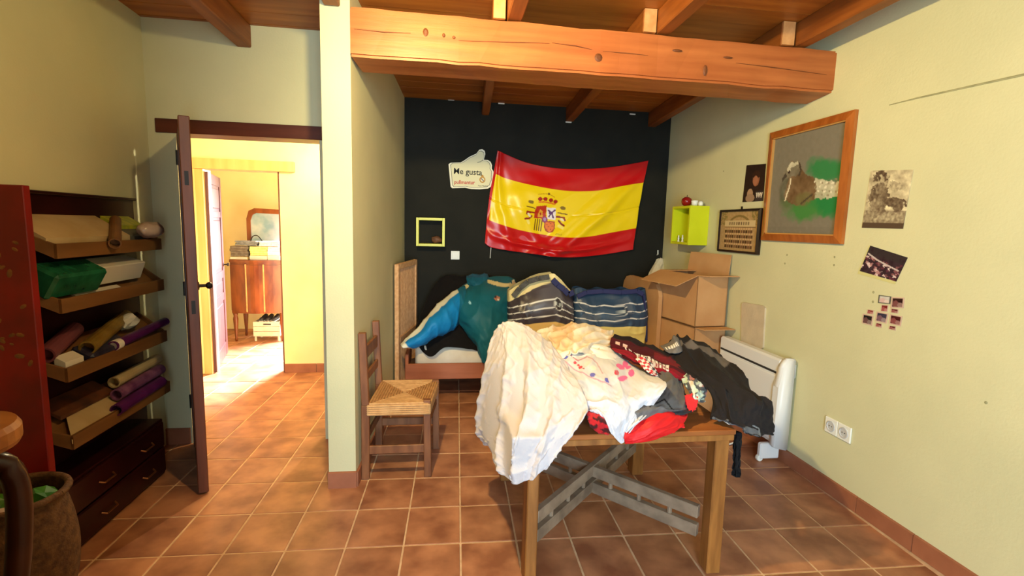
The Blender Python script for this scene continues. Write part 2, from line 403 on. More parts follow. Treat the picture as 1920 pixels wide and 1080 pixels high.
# trims: lintel of the doorway, frame of the hall opening
bm = B(); box(bm, (-1.752, WD-.012, 2.013), (-.615, WD+.175, 2.097), .003); setp(obj('trim_1', bm, M_lintel), kind='structure')
bm = B(); box(bm, (-2.29, HB-.035, 1.945), (-1.385, HB+.145, 2.04), .004)
t2 = setp(obj('trim_2', bm, M_jamb), kind='structure')
obj('jamb', box(B(), (-2.26, HB-.02, 0), (-2.19, HB+.145, 1.945), .003), M_jamb, t2)
obj('jamb', box(B(), (-1.545, HB+.002, 0), (-1.515, HB+.145, 1.945), .003), M_doorw, t2)
# marks on the right wall
wr = bpy.data.objects['wall_right']
M_mark = mat('wall_scuff', (150, 148, 112), (172, 168, 130), 20, .9)
a = on(1668, 197, X=WR); b = on(1720, 184, X=WR); c = on(1920, 140, X=WR)
bm = B(); tube(bm, [Vector(p)-Vector((.001, 0, 0)) for p in (a, b, c, c+(c-b)*.5)], [.002, .004, .005, .005], 6); obj('plaster_crack', bm, M_mark, wr)
for x, yy in [(1476, 478), (1472, 494), (1565, 482), (1564, 497), (1638, 548), (1637, 566), (1849, 755), (1357, 321)]:
    p = on(x, yy, X=WR); bm = B(); lathe(bm, [(.004, 0), (.007, .001), (.003, .002)], (0, 0, 0), 8, Matrix.Translation(p) @ Matrix.Rotation(-math.pi/2, 4, 'Y')); obj('nail_hole', bm, M_mark, wr)
pl = [on(x, y_, X=WR-.012) for x, y_ in [(1390, 570), (1394, 567), (1430, 573), (1434, 577), (1430, 652), (1426, 655), (1392, 643), (1389, 638)]]
obj('plaster_patch', prism(B(), [Vector(p) for p in pl], (.012, 0, 0)), mat('pinkish_plaster', (206, 188, 160), (194, 176, 150), 9, .9, .2, 60), wr)
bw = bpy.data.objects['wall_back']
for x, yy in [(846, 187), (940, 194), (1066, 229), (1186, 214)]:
    p = on(x, yy, Y=WB-.004); obj('daylight_gap', box(B(), p-np.array([.03, .004, .006]), p+np.array([.03, .004, .006]), .003), M_plastic, bw)  # white boxes standing in for daylight leaking through gaps under the ceiling

# ---- beam and rafters
bm = B(); hexa(bm, [(-.47, 2.73, 2.335), (WR, 2.73, 2.325), (WR, 2.95, 2.305), (-.44, 2.95, 2.315), (-.47, 2.73, 2.572), (WR, 2.73, 2.555), (WR, 2.95, 2.555), (-.44, 2.95, 2.572)])
bmesh.ops.subdivide_edges(bm, edges=[e for e in bm.edges if e.calc_length() > 1], cuts=24)
rr = random.Random(3)
for v in bm.verts:
    if -.4 < v.co.x < 2.2: v.co.z += rr.uniform(-.004, .004); v.co.y += rr.uniform(-.003, .003)
bmesh.ops.bevel(bm, geom=[e for e in bm.edges if e.calc_length() < .16 and len(e.link_faces) == 2 and e.calc_face_angle(0) > 1], offset=.012, segments=2, affect='EDGES')
beam = setp(obj('ceiling_beam', bm, M_beam), 'massive honey-coloured squared timber beam spanning under the ceiling', 'beam')
kn = B()
def knot(x, y_, rx, rz):
    p = on(x, y_, Y=2.725); lathe(kn, [(1, 0), (.5, .004)], (0, 0, 0), 10, Matrix.Translation(p) @ Matrix.Rotation(math.pi/2, 4, 'X') @ Matrix.Diagonal((rx, rz, 1, 1)))
for a in [(1122, 108, .022, .022), (798, 60, .014, .02), (832, 66, .008, .01), (851, 70, .008, .008), (1322, 132, .012, .03), (1270, 95, .03, .008), (1365, 108, .03, .006)]: knot(*a)
obj('knot', kn, M_beamdk, beam)
kn = B()
for L_ in ([(664, 54), (720, 60), (770, 62)], [(860, 76), (960, 79), (1030, 81)], [(1035, 80), (1080, 86), (1110, 93)], [(1130, 96), (1180, 100), (1215, 104)], [(1380, 118), (1440, 125), (1550, 140)]):
    tube(kn, [Vector(on(x, y_, Y=2.727)) for x, y_ in L_], [.001, .003, .001], 5)
obj('crack', kn, M_beamdk, beam)
def rafter(x0, x1, y0, y1, wd, z0, z1, label, group, endcap=False):
    bm = B(); h = wd/2
    zt = ceil_z(y0)-.001, ceil_z(y1)-.001
    hexa(bm, [(x0-h, y0, z0), (x0+h, y0, z0), (x1+h, y1, z1), (x1-h, y1, z1), (x0-h, y0, zt[0]), (x0+h, y0, zt[0]), (x1+h, y1, zt[1]), (x1-h, y1, zt[1])])
    bmesh.ops.bevel(bm, geom=list(bm.edges), offset=.006, segments=1, affect='EDGES')
    o = setp(obj('rafter', bm, M_raft), label, 'rafter', group)
    if endcap:
        obj('cut_end', box(B(), (x0-h+.004, y0-.004, z0+.004), (x0+h-.004, y0+.002, zt[0]-.003)), M_cut, o)
    return o
GA, GB = 'short rafters over the alcove', 'rafters running from the beam over the room'
rafter(.284, .392, 2.738, WB, .07, 2.572, 2.532, 'left of the three rafters between beam and black wall, sawn end above the beam', GA, True)
rafter(1.112, 1.21, 2.738, WB, .078, 2.568, 2.518, 'middle of the three rafters between beam and black wall, sawn end above the beam', GA, True)
rafter(1.94, 2.05, 2.738, WB, .082, 2.562, 2.512, 'right of the three rafters between beam and black wall, nearest the pale green wall', GA, True)
rafter(.33, .367, -1.7, 2.93, .08, 2.59, 2.574, 'rafter coming from above the viewer onto the beam near its left end', GB)
rafter(1.15, 1.196, -1.7, 2.93, .08, 2.59, 2.57, 'rafter coming from above the viewer onto the middle of the beam', GB)
rafter(1.985, 2.032, -1.7, 2.93, .08, 2.59, 2.565, 'rafter beside the pale green wall coming from above the viewer onto the beam', GB)
rafter(-1.245, -1.222, -1.7, WD, .085, 2.56, 2.548, 'rafter over the left part of the room, ending above the doorway', GB)
rafter(-.525, -.56, .47, 2.745, .08, 2.58, 2.57, 'rafter running over the whitewashed column', GB)
# pendant lamp just above the frame
t = empty('pendant_lamp', LAMP, 'bare bulb holder hanging from the ceiling in front of the beam', 'lamp')
bm = B(); tube(bm, [(LAMP[0], LAMP[1], LAMP[2]+.10), (LAMP[0], LAMP[1], ceil_z(1.7))], .004, 6); obj('cord', bm, M_iron, t)
bm = B(); lathe(bm, [(.012, .045), (.02, .05), (.02, .09), (.006, .105)], LAMP, 12); obj('socket', bm, M_iron, t)

# ================================================================== DOORS
def door_leaf(name, hinge, edge, h, th, m, mp, label=None):
    hx, hy = hinge; ex, ey = edge; L_ = math.hypot(ex-hx, ey-hy)
    M = Matrix.Translation((hx, hy, 0)) @ Matrix.Rotation(math.atan2(ey-hy, ex-hx), 4, 'Z')
    bm = B(); st = .09
    box(bm, (0, 0, .008), (st, th, h), .003, M); box(bm, (L_-st, 0, .008), (L_, th, h), .004, M)
    for z0, z1 in ((.008, .15), (.62, .70), (.86, .94), (h-.42, h-.36), (h-.10, h)): box(bm, (st, .004, z0), (L_-st, th-.004, z1), .002, M)
    o = setp(obj(name, bm, m), kind='structure')
    for z0, z1 in ((.15, .62), (.70, .86), (.94, h-.42), (h-.36, h-.10)):
        b2 = B(); box(b2, (st, th*.3, z0), (L_-st, th*.7, z1), 0, M); box(b2, (st+.03, th*.15, z0+.03), (L_-st-.03, th*.85, z1-.03), .006, M); obj('panel', b2, mp, o)
    return o, M, L_
d1, Md, Ld = door_leaf('door_1', (-1.634, 3.411), (-1.30, 2.735), 2.0, .05, M_doorw, M_doorw)
b2 = B()
lathe(b2, [(.022, 0), (.022, .005), (.009, .008), (.008, .035), (.017, .042), (.02, .055), (.012, .066)], (0, 0, 0), 14, Md @ Matrix.Translation((Ld-.06, .05, 1.14)) @ Matrix.Rotation(-math.pi/2, 4, 'X'))
obj('door_knob', b2, M_iron, d1)
for z in (1.66, 1.0): obj('lock_plate', box(B(), (Ld-.0005, .015, z), (Ld+.0015, .033, z+.07), 0, Md), M_iron, d1)
for z in (1.82, 1.0, .25):
    bm = B(); tube(bm, [(-1.634, 3.411, z), (-1.634, 3.411, z+.09)], .010, 8); obj('hinge', bm, M_iron, d1)
d2, Md2, Ld2 = door_leaf('door_2', (-2.165, HB+.02), (-2.37, 5.81), 1.925, .04, M_doorp, M_doorp)
b2 = B(); lathe(b2, [(.02, 0), (.02, .004), (.008, .006), (.008, .03), (.018, .04), (.012, .055)], (0, 0, 0), 12, Md2 @ Matrix.Translation((Ld2-.06, 0, 1.0)) @ Matrix.Rotation(math.pi/2, 4, 'X')); obj('door_knob', b2, M_iron, d2)

# ================================================================== WALL THINGS, BLACK WALL
YB = WB
# flag
FROWS = [
 [(933, 282), (950, 290), (985, 304), (1035, 314), (1085, 317), (1140, 314), (1185, 307), (1216, 301)],
 [(926, 322), (940, 331), (980, 343), (1025, 353), (1070, 358), (1120, 357), (1165, 349), (1207, 342)],
 [(918, 366), (932, 376), (972, 388), (1018, 396), (1062, 401), (1112, 400), (1158, 394), (1199, 385)],
 [(913, 410), (927, 417), (968, 430), (1012, 439), (1055, 445), (1100, 444), (1148, 436), (1193, 428)],
 [(909, 456), (922, 464), (962, 471), (1008, 477), (1055, 482), (1096, 481), (1142, 476), (1187, 468)]]
def flag_col(px, py, u, v):
    R_, Yl = (200, 14, 20), (248, 214, 12)
    c = base(px, R_); hem = (px-(926-(py-322)*.105))/1.0
    c[(v > .25) & (v < .75) & (u > .055)] = Yl
    D = lambda m_, k: c.__setitem__(m_, k)
    DR, OR, PU, BR, WH = (170, 24, 16), (214, 104, 22), (92, 40, 110), (120, 74, 16), (244, 232, 200)
    # crown over the shield
    for x, y in [(1012, 373.5), (1022, 373.5), (1033, 375.5), (1042, 378)]: D(disc(px, py, x, y, 4.2, 3.6), DR)
    D(stroke(px, py, [(1010, 379), (1022, 379), (1034, 381), (1041, 383)], 1.6), (226, 130, 30))
    D(stroke(px, py, [(1008, 365), (1018, 364), (1029, 364), (1040, 370)], .7), (206, 160, 14)); D(disc(px, py, 1028.5, 364, 2, 2.2), BR)
    # pillars with crowns and ribbons
    for x, y in [(995, 379), (1056, 390)]: D(disc(px, py, x, y, 5.4, 3.2, .2), (134, 104, 14))
    D(stroke(px, py, [(987, 387), (996, 388.5), (1003, 391)], 1), BR); D(stroke(px, py, [(1047, 399), (1056, 400.5), (1064, 402)], 1), BR)
    D(stroke(px, py, [(987, 401), (988, 397), (1001, 398.5)], 1.7), (150, 40, 26)); D(stroke(px, py, [(984, 410), (992, 409.5), (996.5, 405)], 1.7), (150, 40, 26))
    D(stroke(px, py, [(990, 401), (993, 405)], 2), WH); D(stroke(px, py, [(989, 414), (991, 418)], 2.4), (252, 232, 120))
    D(stroke(px, py, [(1044, 406.5), (1058, 408), (1059.5, 413)], 1.8), (150, 50, 40)); D(stroke(px, py, [(1048, 414), (1052, 419), (1057, 423)], 1.8), (140, 44, 40))
    D(stroke(px, py, [(1053, 411), (1056, 413)], 2), WH); D(stroke(px, py, [(1049, 424), (1054, 427)], 3), (252, 232, 120))
    # shield quarters
    D(poly(px, py, [(1005, 387), (1025, 385), (1024, 410), (1001, 409)]), (190, 44, 18))
    D(poly(px, py, [(1010, 398), (1013, 392), (1018, 396), (1018, 407), (1008, 407)]), (232, 166, 50)); D(disc(px, py, 1014, 401, 1.6, 2.6), DR)
    D(poly(px, py, [(1025, 389), (1043, 390), (1042, 413), (1027, 411)]), (240, 230, 236))
    D(disc(px, py, 1033.5, 399, 4, 3), PU); D(stroke(px, py, [(1029, 394), (1034, 399), (1030, 406)], 1.4), PU); D(stroke(px, py, [(1041, 394), (1035, 399), (1038, 408)], 1.5), PU)
    for k in range(4): x = 1004+k*4.3; D(stroke(px, py, [(x, 411), (x-2.4, 431+k*.6)], 1.05), (120, 78, 14))
    D(poly(px, py, [(1021, 414), (1041, 415), (1041, 428), (1037, 435), (1030, 437), (1023, 433), (1020.5, 426)]), (172, 66, 26))
    D(poly(px, py, [(1023, 416), (1039, 417), (1039, 428), (1035, 433), (1030, 435), (1025, 431), (1022.5, 425)]), (236, 122, 44))
    for x, y in [(1026, 421), (1033, 419), (1036, 424), (1029, 425), (1026, 430), (1033, 430)]: D(disc(px, py, x, y, 1.2), (190, 90, 26))
    D(disc(px, py, 1022, 411.5, 5.2, 6), (150, 60, 110)); D(disc(px, py, 1022, 411, 2.6, 3.4), (176, 140, 196))
    D(poly(px, py, [(1042, 437.5), (1053, 438), (1053, 441), (1041, 440.5)]) & ~poly(px, py, [(1043, 438.2), (1052, 438.7), (1052, 440.2), (1042, 439.8)]), (196, 166, 20))
    return c
def flag_disp(u, v, px, py):
    d = .012*np.sin((u*1.25+v*.9)*9+1.2*np.sin(v*4))*np.sin(np.pi*np.clip(u*1.02, 0, 1))
    d += .018*np.exp(-((u-.12-.35*v)/.05)**2)*v+.014*np.exp(-((u-.06-.22*v)/.035)**2)
    d += .022*np.exp(-((u-.92+.55*(v-.25))/.05)**2)*np.clip(v*1.6, 0, 1)+.014*np.exp(-((u-.8+.5*(v-.2))/.035)**2)*v
    d += .02*v*np.exp(-((v-.86-.05*np.sin(u*3))/.035)**2)*np.sin(np.pi*u)+.006*fbm(u*9, v*7, 3, 3)
    d -= .004*np.exp(-((v-.52)/.006)**2)
    return np.maximum(d*1.9*np.clip(.35+v*2, 0, 1), -.015)
FY = [YB-.028, YB-.04, YB-.05, YB-.055, YB-.05]
flag = cloth('flag', [[(x, y, FY[r]) for x, y in row] for r, row in enumerate(FROWS)], flag_col, M_satin, 300, 190, .003, flag_disp)
setp(flag, 'large red and yellow satin flag with a coat of arms pinned on the black wall', 'flag')
p = on(921, 459, Y=YB-.03); q = on(919, 484, Y=YB-.02); bm = B(); tube(bm, [p, q], .0035, 6); obj('tie_string', bm, M_plastic, flag)
# thumb sign
TP = [(841, 308), (845, 305), (864, 304.5), (870, 301), (880, 294), (893, 288), (899, 280.5), (904, 279.5), (909, 283), (910, 289), (907, 299.5), (915, 300), (920, 303.5), (922.5, 310), (922, 316), (925.5, 322), (925, 328), (924.5, 333), (925, 339), (922, 345), (920.5, 350), (915, 353.5), (900, 355), (884, 354.5), (872, 352), (848, 353), (845, 350)]
def sign_pts(pts, Y): return [Vector(on(x, y, Y=Y)) for x, y in pts]
t = setp(obj('thumbs_up_sign', prism(B(), sign_pts(TP, YB-.016), (0, .012, 0)), mat('sign_border', (246, 242, 220), rough=.5)), 'white thumbs-up shaped cardboard sign reading Me gusta on the black wall', 'sign')
cxs, cys = 885, 325
def shrink(pts, s): return [(cxs+(x-cxs)*s, cys+(y-cys)*s-.5) for x, y in pts]
obj('outline', prism(B(), sign_pts(shrink(TP, .925), YB-.0168), (0, .001, 0)), mat('sign_grey_line', (120, 116, 100), rough=.6), t)
obj('face', prism(B(), sign_pts(shrink(TP, .90), YB-.0176), (0, .001, 0)), mat('sign_face', (232, 226, 190), rough=.6), t)
b2 = B(); tube(b2, sign_pts([(895, 304.5), (901, 303.5), (905, 300)], YB-.018), .0022, 5); obj('thumb_line', b2, M_slot, t)
def wall_m(x, y, Y, rot=0): return Matrix.Translation(on(x, y, Y=Y)) @ Matrix.Rotation(rot, 4, 'Y') @ Matrix.Rotation(math.pi/2, 4, 'X')
text('lettering', 'Me gusta', .078, wall_m(850, 325.5, YB-.0185, .02), M_slot, t, bold=.0009, sx=.97)
text('red_lettering', 'pullmantur', .05, wall_m(851.5, 344.5, YB-.0185, -.01), mat('red_print', (196, 66, 56), rough=.6), t, bold=.001, sx=.9)
text('small_lettering', 'Real Madrid', .019, wall_m(896.5, 349.3, YB-.0185), M_slot, t, sx=1.0)
M_crest = mat('crest_gold', (196, 142, 44), rough=.5)
cp = on(904.5, 337, Y=YB-.0182)
b2 = B()
R0 = Matrix.Translation(cp) @ Matrix.Rotation(math.pi/2, 4, 'X')
n = 20
ro = [b2.verts.new(R0 @ Vector((.029*math.cos(k*2*math.pi/n), .030*math.sin(k*2*math.pi/n), 0))) for k in range(n)]; ri = [b2.verts.new(R0 @ Vector((.018*math.cos(k*2*math.pi/n), .019*math.sin(k*2*math.pi/n), 0))) for k in range(n)]
for k in range(n): b2.faces.new([ro[k], ro[(k+1) % n], ri[(k+1) % n], ri[k]])
for pts in ([(-.018, .038), (-.013, .029), (.013, .029), (.018, .038), (.010, .036), (.007, .043), (0, .047), (-.007, .043), (-.010, .036)],): b2.faces.new([b2.verts.new(R0 @ Vector((x, y, .0002))) for x, y in pts])
obj('crest', b2, M_crest, t)
b2 = B(); b2.faces.new([b2.verts.new(R0 @ Vector((x, y, .0004))) for x, y in [(-.016, .010), (-.010, .016), (.016, -.010), (.010, -.016)]]); obj('crest_band', b2, mat('crest_purple', (120, 90, 120), rough=.5), t)
# light switch
p = on(853.5, 478.5, Y=YB); t = empty('light_switch', p, 'square white light switch on the black wall under the yellow cube', 'switch')
obj('plate', box(B(), p+np.array([-.042, -.009, -.042]), p+np.array([.042, 0, .042]), .003), M_plastic, t); obj('rocker', box(B(), p+np.array([-.028, -.013, -.03]), p+np.array([.028, -.008, .03]), .002), M_plastic, t)
# cube shelves
def cube_shelf(cen, sz, depth, axis, th, m, label, cat='shelf'):
    """open box on a wall; axis 'y' opens to -Y, 'x' opens to -X; cen = centre on the wall plane"""
    x, y, z = cen; h = sz/2; t = empty('cube_shelf', (x, y, z-h), label, cat)
    def bx(n_, a0, a1, z0, z1, d0, d1):
        bm = B()
        if axis == 'y': box(bm, (x+a0, y-d1, z+z0), (x+a1, y-d0, z+z1), .002)
        else: box(bm, (x-d1, y+a0, z+z0), (x-d0, y+a1, z+z1), .002)
        obj(n_, bm, m, t)
    bx('side_panel', -h, -h+th, -h, h, 0, depth); bx('side_panel', h-th, h, -h, h, 0, depth)
    bx('top_panel', -h+th, h-th, h-th, h, 0, depth); bx('bottom_panel', -h+th, h-th, -h, -h+th, 0, depth)
    return t
a = on(781, 408, Y=4.72); b = on(833, 462, Y=4.72)
cube_shelf(((a[0]+b[0])/2, YB, (a[2]+b[2])/2), b[0]-a[0]+.008, .135, 'y', .024, M_limey, 'pale yellow open cube shelf framing the black wall')
bm = B(); p = ((a[0]+b[0])/2+.055, YB-.06, a[2]-(b[0]-a[0])+.024)
bmesh.ops.create_icosphere(bm, subdivisions=2, radius=.05, matrix=Matrix.Translation((p[0], p[1], b[2]+.055)) @ Matrix.Diagonal((1.05, .7, .7, 1)))
for v in bm.verts: v.co += Vector((math.sin(v.co.z*90)*.004, 0, math.sin(v.co.x*110)*.004))
seat_z = min(v.co.z for v in bm.verts)
for v in bm.verts: v.co.z += (a[2]-(b[0]-a[0]+.008)+.026)-seat_z+.003
setp(obj('seashell', bm, mat('brown_shell', (124, 84, 60), (92, 58, 40), 30, .6), None, True), 'small brown shell in the pale yellow cube shelf', 'ornament')
cs = cube_shelf((WR, 4.165, 1.545), .335, .175, 'x', .022, M_lime, 'bright lime cube shelf on the pale green wall')
obj('back_panel', box(B(), (WR-.012, 4.02, 1.40), (WR-.002, 4.31, 1.69)), M_lime, cs)
zt = 1.545+.1675
bm = B(); lathe(bm, [(.012, 0), (.034, .012), (.045, .04), (.04, .066), (.018, .082), (.006, .078)], (2.14, 4.2, zt), 14); t = setp(obj('apple_ornament', bm, mat('red_glaze', (140, 22, 20), rough=.25), None, True), 'dark red apple ornament on top of the lime cube shelf', 'ornament')
bm = B(); tube(bm, [(2.14, 4.2, zt+.076), (2.143, 4.2, zt+.1)], .003, 6); obj('stem', bm, M_iron, t)
bm = B(); lathe(bm, [(.018, 0), (.026, .01), (.03, .045), (.026, .05), (.022, .046)], (2.17, 4.11, zt), 14); t = setp(obj('white_cup', bm, M_plastic, None, True), 'small white cup on top of the lime cube shelf, beside the apple', 'cup')
bm = B(); lathe(bm, [(.014, 0), (.02, .008), (.02, .03), (.012, .04)], (2.19, 4.045, zt), 12); setp(obj('white_jar', bm, M_plastic, None, True), 'tiny white jar at the near end of the lime cube shelf top', 'jar')
zb = 1.545-.1675+.022
for i, (yy, xx, hh, mm, lb) in enumerate([(4.285, 2.13, .05, M_iron, 'tiny dark figurine at the far end inside the lime cube shelf'), (4.255, 2.115, .058, M_plastic, 'tiny white figurine inside the lime cube shelf'), (4.19, 2.12, .062, M_plastic, 'slim white figurine leaning inside the lime cube shelf, nearest its middle')]):
    bm = B(); lathe(bm, [(.012, 0), (.012, .004), (.006, .012), (.009, hh*.55), (.004, hh*.7), (.007, hh*.85), (.002, hh)], (xx, yy, zb), 10); setp(obj('figurine', bm, mm, None, True), lb, 'figurine', 'figurines in the lime cube')

# ================================================================== PICTURES ON THE RIGHT WALL
def on_wall(pts, off=.002): return [on(x, y, X=WR-off) for x, y in pts]
def frame_rect(t, y0, y1, z0, z1, wd, d, m, prof=True):
    """picture frame on the right wall, four mitred rails"""
    X0 = WR-.002
    def rail(P, Q, n1, n2):
        # P->Q outer edge, n1/n2 inner corners
        bm = B(); hexa(bm, [(X0, *P), (X0, *Q), (X0, *n2), (X0, *n1), (X0-d*.6, *P), (X0-d*.6, *Q), (X0-d, *n2), (X0-d, *n1)]); return bm
    a, b, c, e = (y0, z0), (y1, z0), (y1, z1), (y0, z1); w_ = wd
    A, Bq, Cq, E_ = (y0+w_, z0+w_), (y1-w_, z0+w_), (y1-w_, z1-w_), (y0+w_, z1-w_)
    for P, Q, n1, n2 in ((a, b, A, Bq), (b, c, Bq, Cq), (c, e, Cq, E_), (e, a, E_, A)): obj('frame_rail', rail(P, Q, n1, n2), m, t)
    return X0
# bird pastel
PY0, PY1, PZ0, PZ1 = 2.525, 3.245, 1.447, 2.182
t = empty('bird_painting', (WR, (PY0+PY1)/2, PZ0), 'big oak-framed pastel of a brown pigeon with green strokes on grey paper', 'painting')
frame_rect(t, PY0, PY1, PZ0, PZ1, .046, .034, M_frame)
X0 = WR-.002
for y0, y1, z0, z1 in ((PY0+.046, PY0+.053, PZ0+.046, PZ1-.046), (PY1-.053, PY1-.046, PZ0+.046, PZ1-.046), (PY0+.046, PY1-.046, PZ0+.046, PZ0+.053), (PY0+.046, PY1-.046, PZ1-.053, PZ1-.046)):
    obj('gilt_slip', box(B(), (X0-.028, y0, z0), (X0-.008, y1, z1)), M_gold, t)
def bird_col(u, v):
    px, py = u*100, v*100; n1 = fbm(px*.5, py*.5, 4, 4); n2 = fbm(px*.13, py*.13, 9, 4)
    c = base(px, (124, 116, 102))+n1[..., None]*2.5
    def soft(cx_, cy_, rx, ry, col, k=1., rot=0, hard=2.2):
        cc, s = math.cos(rot), math.sin(rot); a = ((px-cx_)*cc+(py-cy_)*s)/rx; b = (-(px-cx_)*s+(py-cy_)*cc)/ry
        m = np.clip((1.0-np.sqrt(a*a+b*b)+.16*n2+.06*n1)*hard, 0, 1)*k
        c[:] = c*(1-m[..., None])+np.array(col, float)*m[..., None]
    soft(78, 40, 32, 13, (44, 124, 66), .9, .12); soft(62, 74, 44, 15, (62, 128, 56), .9, -.08); soft(86, 70, 26, 15, (34, 122, 62), .95); soft(30, 66, 15, 14, (84, 104, 62), .8); soft(22, 56, 9, 14, (92, 88, 70), .7)
    def shape(pts, col, k=1., nz=14):
        wx, wy = px+n2*1.6+n1*.8, py+n1*1.2; m = poly(wx, wy, pts); c[m] = c[m]*(1-k)+(np.array(col, float)+n1[m][:, None]*nz*.5+n2[m][:, None]*nz)*k
    shape([(64, 47), (78, 49), (100, 53), (100, 66), (84, 67), (66, 66)], (190, 182, 156), .95, 22)
    shape([(30, 26), (41, 28), (45, 36), (52, 42), (64, 46), (70, 54), (67, 66), (54, 72), (34, 70), (22, 62), (22, 50), (26, 42)], (116, 90, 62), 1)
    shape([(22, 44), (28, 42), (26, 58), (23, 66), (19, 58)], (92, 92, 76), .8)
    shape([(22, 33), (28, 27), (40, 27), (44, 34), (41, 41), (32, 43), (24, 42), (20, 38)], (122, 112, 94), 1)
    shape([(23, 33), (30, 27.5), (40, 28), (41, 31), (31, 33), (26, 37)], (204, 196, 172), .9)
    for k in range(26): c[disc(px+n1, py, 66+(k*37 % 33), 50+(k*23 % 15), 1.3, 1.0, .5)] = ((228, 220, 198), (150, 138, 112))[k % 2]
    soft(52, 66, 16, 8, (104, 104, 58), .6)
    m = poly(px, py, [(22, 37), (17, 43), (18, 46), (21, 44), (25, 41)]); c[m] = (74, 64, 54)
    m = disc(px, py, 27.5, 37, 1.7); c[m] = (46, 22, 16)
    m = stroke(px, py+n1*.5, [(31, 45), (30, 52), (27, 60), (25, 66)], 1.0); c[m] = (222, 208, 180)
    m = stroke(px, py, [(42, 30), (45, 37), (43, 42)], 1.2); c[m] = (70, 58, 44)
    m = stroke(px, py, [(50, 70), (57, 66), (64, 62)], 1.0); c[m] = (76, 64, 46)
    m = (v > .93) & (np.abs(n1) < .9); c[m] *= .96
    return c
print_on('picture', [(X0-.012, PY1-.052, PZ1-.052), (X0-.012, PY0+.052, PZ1-.052), (X0-.012, PY0+.052, PZ0+.052), (X0-.012, PY1-.052, PZ0+.052)], bird_col, M_paint, t, 100, 110)
obj('backing', box(B(), (X0-.01, PY0+.05, PZ0+.05), (X0, PY1-.05, PZ1-.05)), M_card, t)
# framed team photograph
Y0, Y1, Z0, Z1 = 3.268, 3.80, 1.342, 1.672
t = empty('framed_team_photo', (WR, (Y0+Y1)/2, Z0), 'dark-framed sepia team photograph under a lettered arch, left of the bird painting', 'picture')
frame_rect(t, Y0, Y1, Z0, Z1, .016, .03, M_dkframe)
def team_col(u, v):
    px, py = u*100, v*70; n = fbm(px*.6, py*.6, 2, 3); c = base(px, (178, 144, 98))+n[..., None]*7
    r = np.hypot((px-50)/1, (py-30)/.75); m = (r > 26) & (r < 31) & (py < 25); c[m] = (132, 108, 62)
    m = ((px < 18) | (px > 80)) & (py < 24) & (n > -.1); c[m] = (136, 118, 66)
    c[(py > 16) & (py < 27) & (px > 12) & (px < 90)] = (206, 180, 136)
    for k in range(9):
        x = 26+k*6; h = 3+((k*3) % 3); c[(abs(px-x) < 1.9) & (py > 21-h*.6) & (py < 24.5) & ((px-x+9) % 2.6 > .7)] = (84, 56, 34)
    for row in range(4):
        for k in range(12):
            x = 16+k*6+(row % 2)*2; y = 31+row*9; sh = 40*((k*5+row*3) % 3-1)*.5
            c[disc(px, py, x, y, 1.6, 1.9)] = (206, 166, 126); c[(abs(px-x) < 2.5) & (py > y+1.8) & (py < y+7.5)] = (98+sh, 66+sh*.8, 44+sh*.7)
    c[(py > 27.5) & (py < 29.2) & (px > 12) & (px < 92)] = (96, 62, 38)
    return c
print_on('picture', [(X0-.012, Y1-.014, Z1-.014), (X0-.012, Y0+.014, Z1-.014), (X0-.012, Y0+.014, Z0+.014), (X0-.012, Y1-.014, Z0+.014)], team_col, M_print, t, 120, 80)
obj('backing', box(B(), (X0-.01, Y0+.01, Z0+.01), (X0, Y1-.01, Z1-.01)), M_card, t)
obj('hanging_nail', box(B(), (X0-.012, 3.52, Z1), (X0, 3.526, Z1+.02)), M_iron, t)
def photo(name, corners, fn, label, cat='photo', group=None, nu=60, nv=70, off=.002):
    P = on_wall(corners, off); o = print_on(name, P, fn, M_print, None, nu, nv)
    md = o.modifiers.new('paper', 'SOLIDIFY'); md.thickness = .0015; md.offset = -1 if False else 0
    return setp(o, label, cat, group)
def selfie_col(u, v):
    px, py = u*100, v*140; n = fbm(px*.2, py*.2, 5, 3); c = base(px, (38, 22, 20))+n[..., None]*4
    c[disc(px, py, 58, 56, 17, 26)] = (150, 92, 66); c[disc(px, py, 58, 38, 20, 15)] = (52, 28, 20); c[disc(px, py, 56, 60, 12, 18)] = (168, 108, 80)
    c[disc(px, py, 34, 112, 15, 22)] = (176, 140, 112); c[disc(px, py, 36, 126, 22, 16)] = (160, 128, 104)
    c[(py > 100) & (px > 62)] = (58, 48, 50)
    for x in (66, 76, 86): c[stroke(px, py, [(x, 108), (x+3, 124), (x+7, 108)], 2)] = (220, 206, 190)
    return c
photo('portrait_photo', [(1400, 310), (1436, 307), (1431, 377), (1392, 379)], selfie_col, 'dark portrait snapshot of a person, pinned left of the bird painting above the framed team')
def sepia_col(u, v):
    px, py = u*100, v*140; n = fbm(px*.12, py*.12, 11, 5); n2 = fbm(px*.35, py*.35, 12, 3)
    g = np.clip(.78+.2*n, 0, 1)*np.ones_like(px)
    g = np.where(py > 96, .52+.14*n2, g); g = np.where(py > 126, .16, g)
    def bl(x, y, rx, ry, val, r=0):
        m = disc(px+6*n2, py+6*n, x, y, rx, ry, r); g[m] = val+.13*n2[m]
    bl(30, 62, 24, 34, .30); bl(28, 14, 18, 12, .22); bl(32, 24, 8, 10, .62); bl(34, 44, 13, 16, .42); bl(62, 78, 34, 13, .26); bl(28, 84, 18, 20, .5); bl(40, 92, 14, 10, .38); bl(70, 40, 20, 9, .66); bl(82, 84, 16, 12, .30); bl(60, 112, 36, 8, .62)
    g = np.clip(g, .05, 1)[..., None]; return (np.array([54, 34, 24])*(1-g)+np.array([240, 228, 190])*g)
photo('sepia_photo', [(1633, 320), (1713, 318), (1693, 429), (1616, 427)], sepia_col, 'large sepia photo of a figure among foliage, right of the bird painting', nu=70, nv=90)
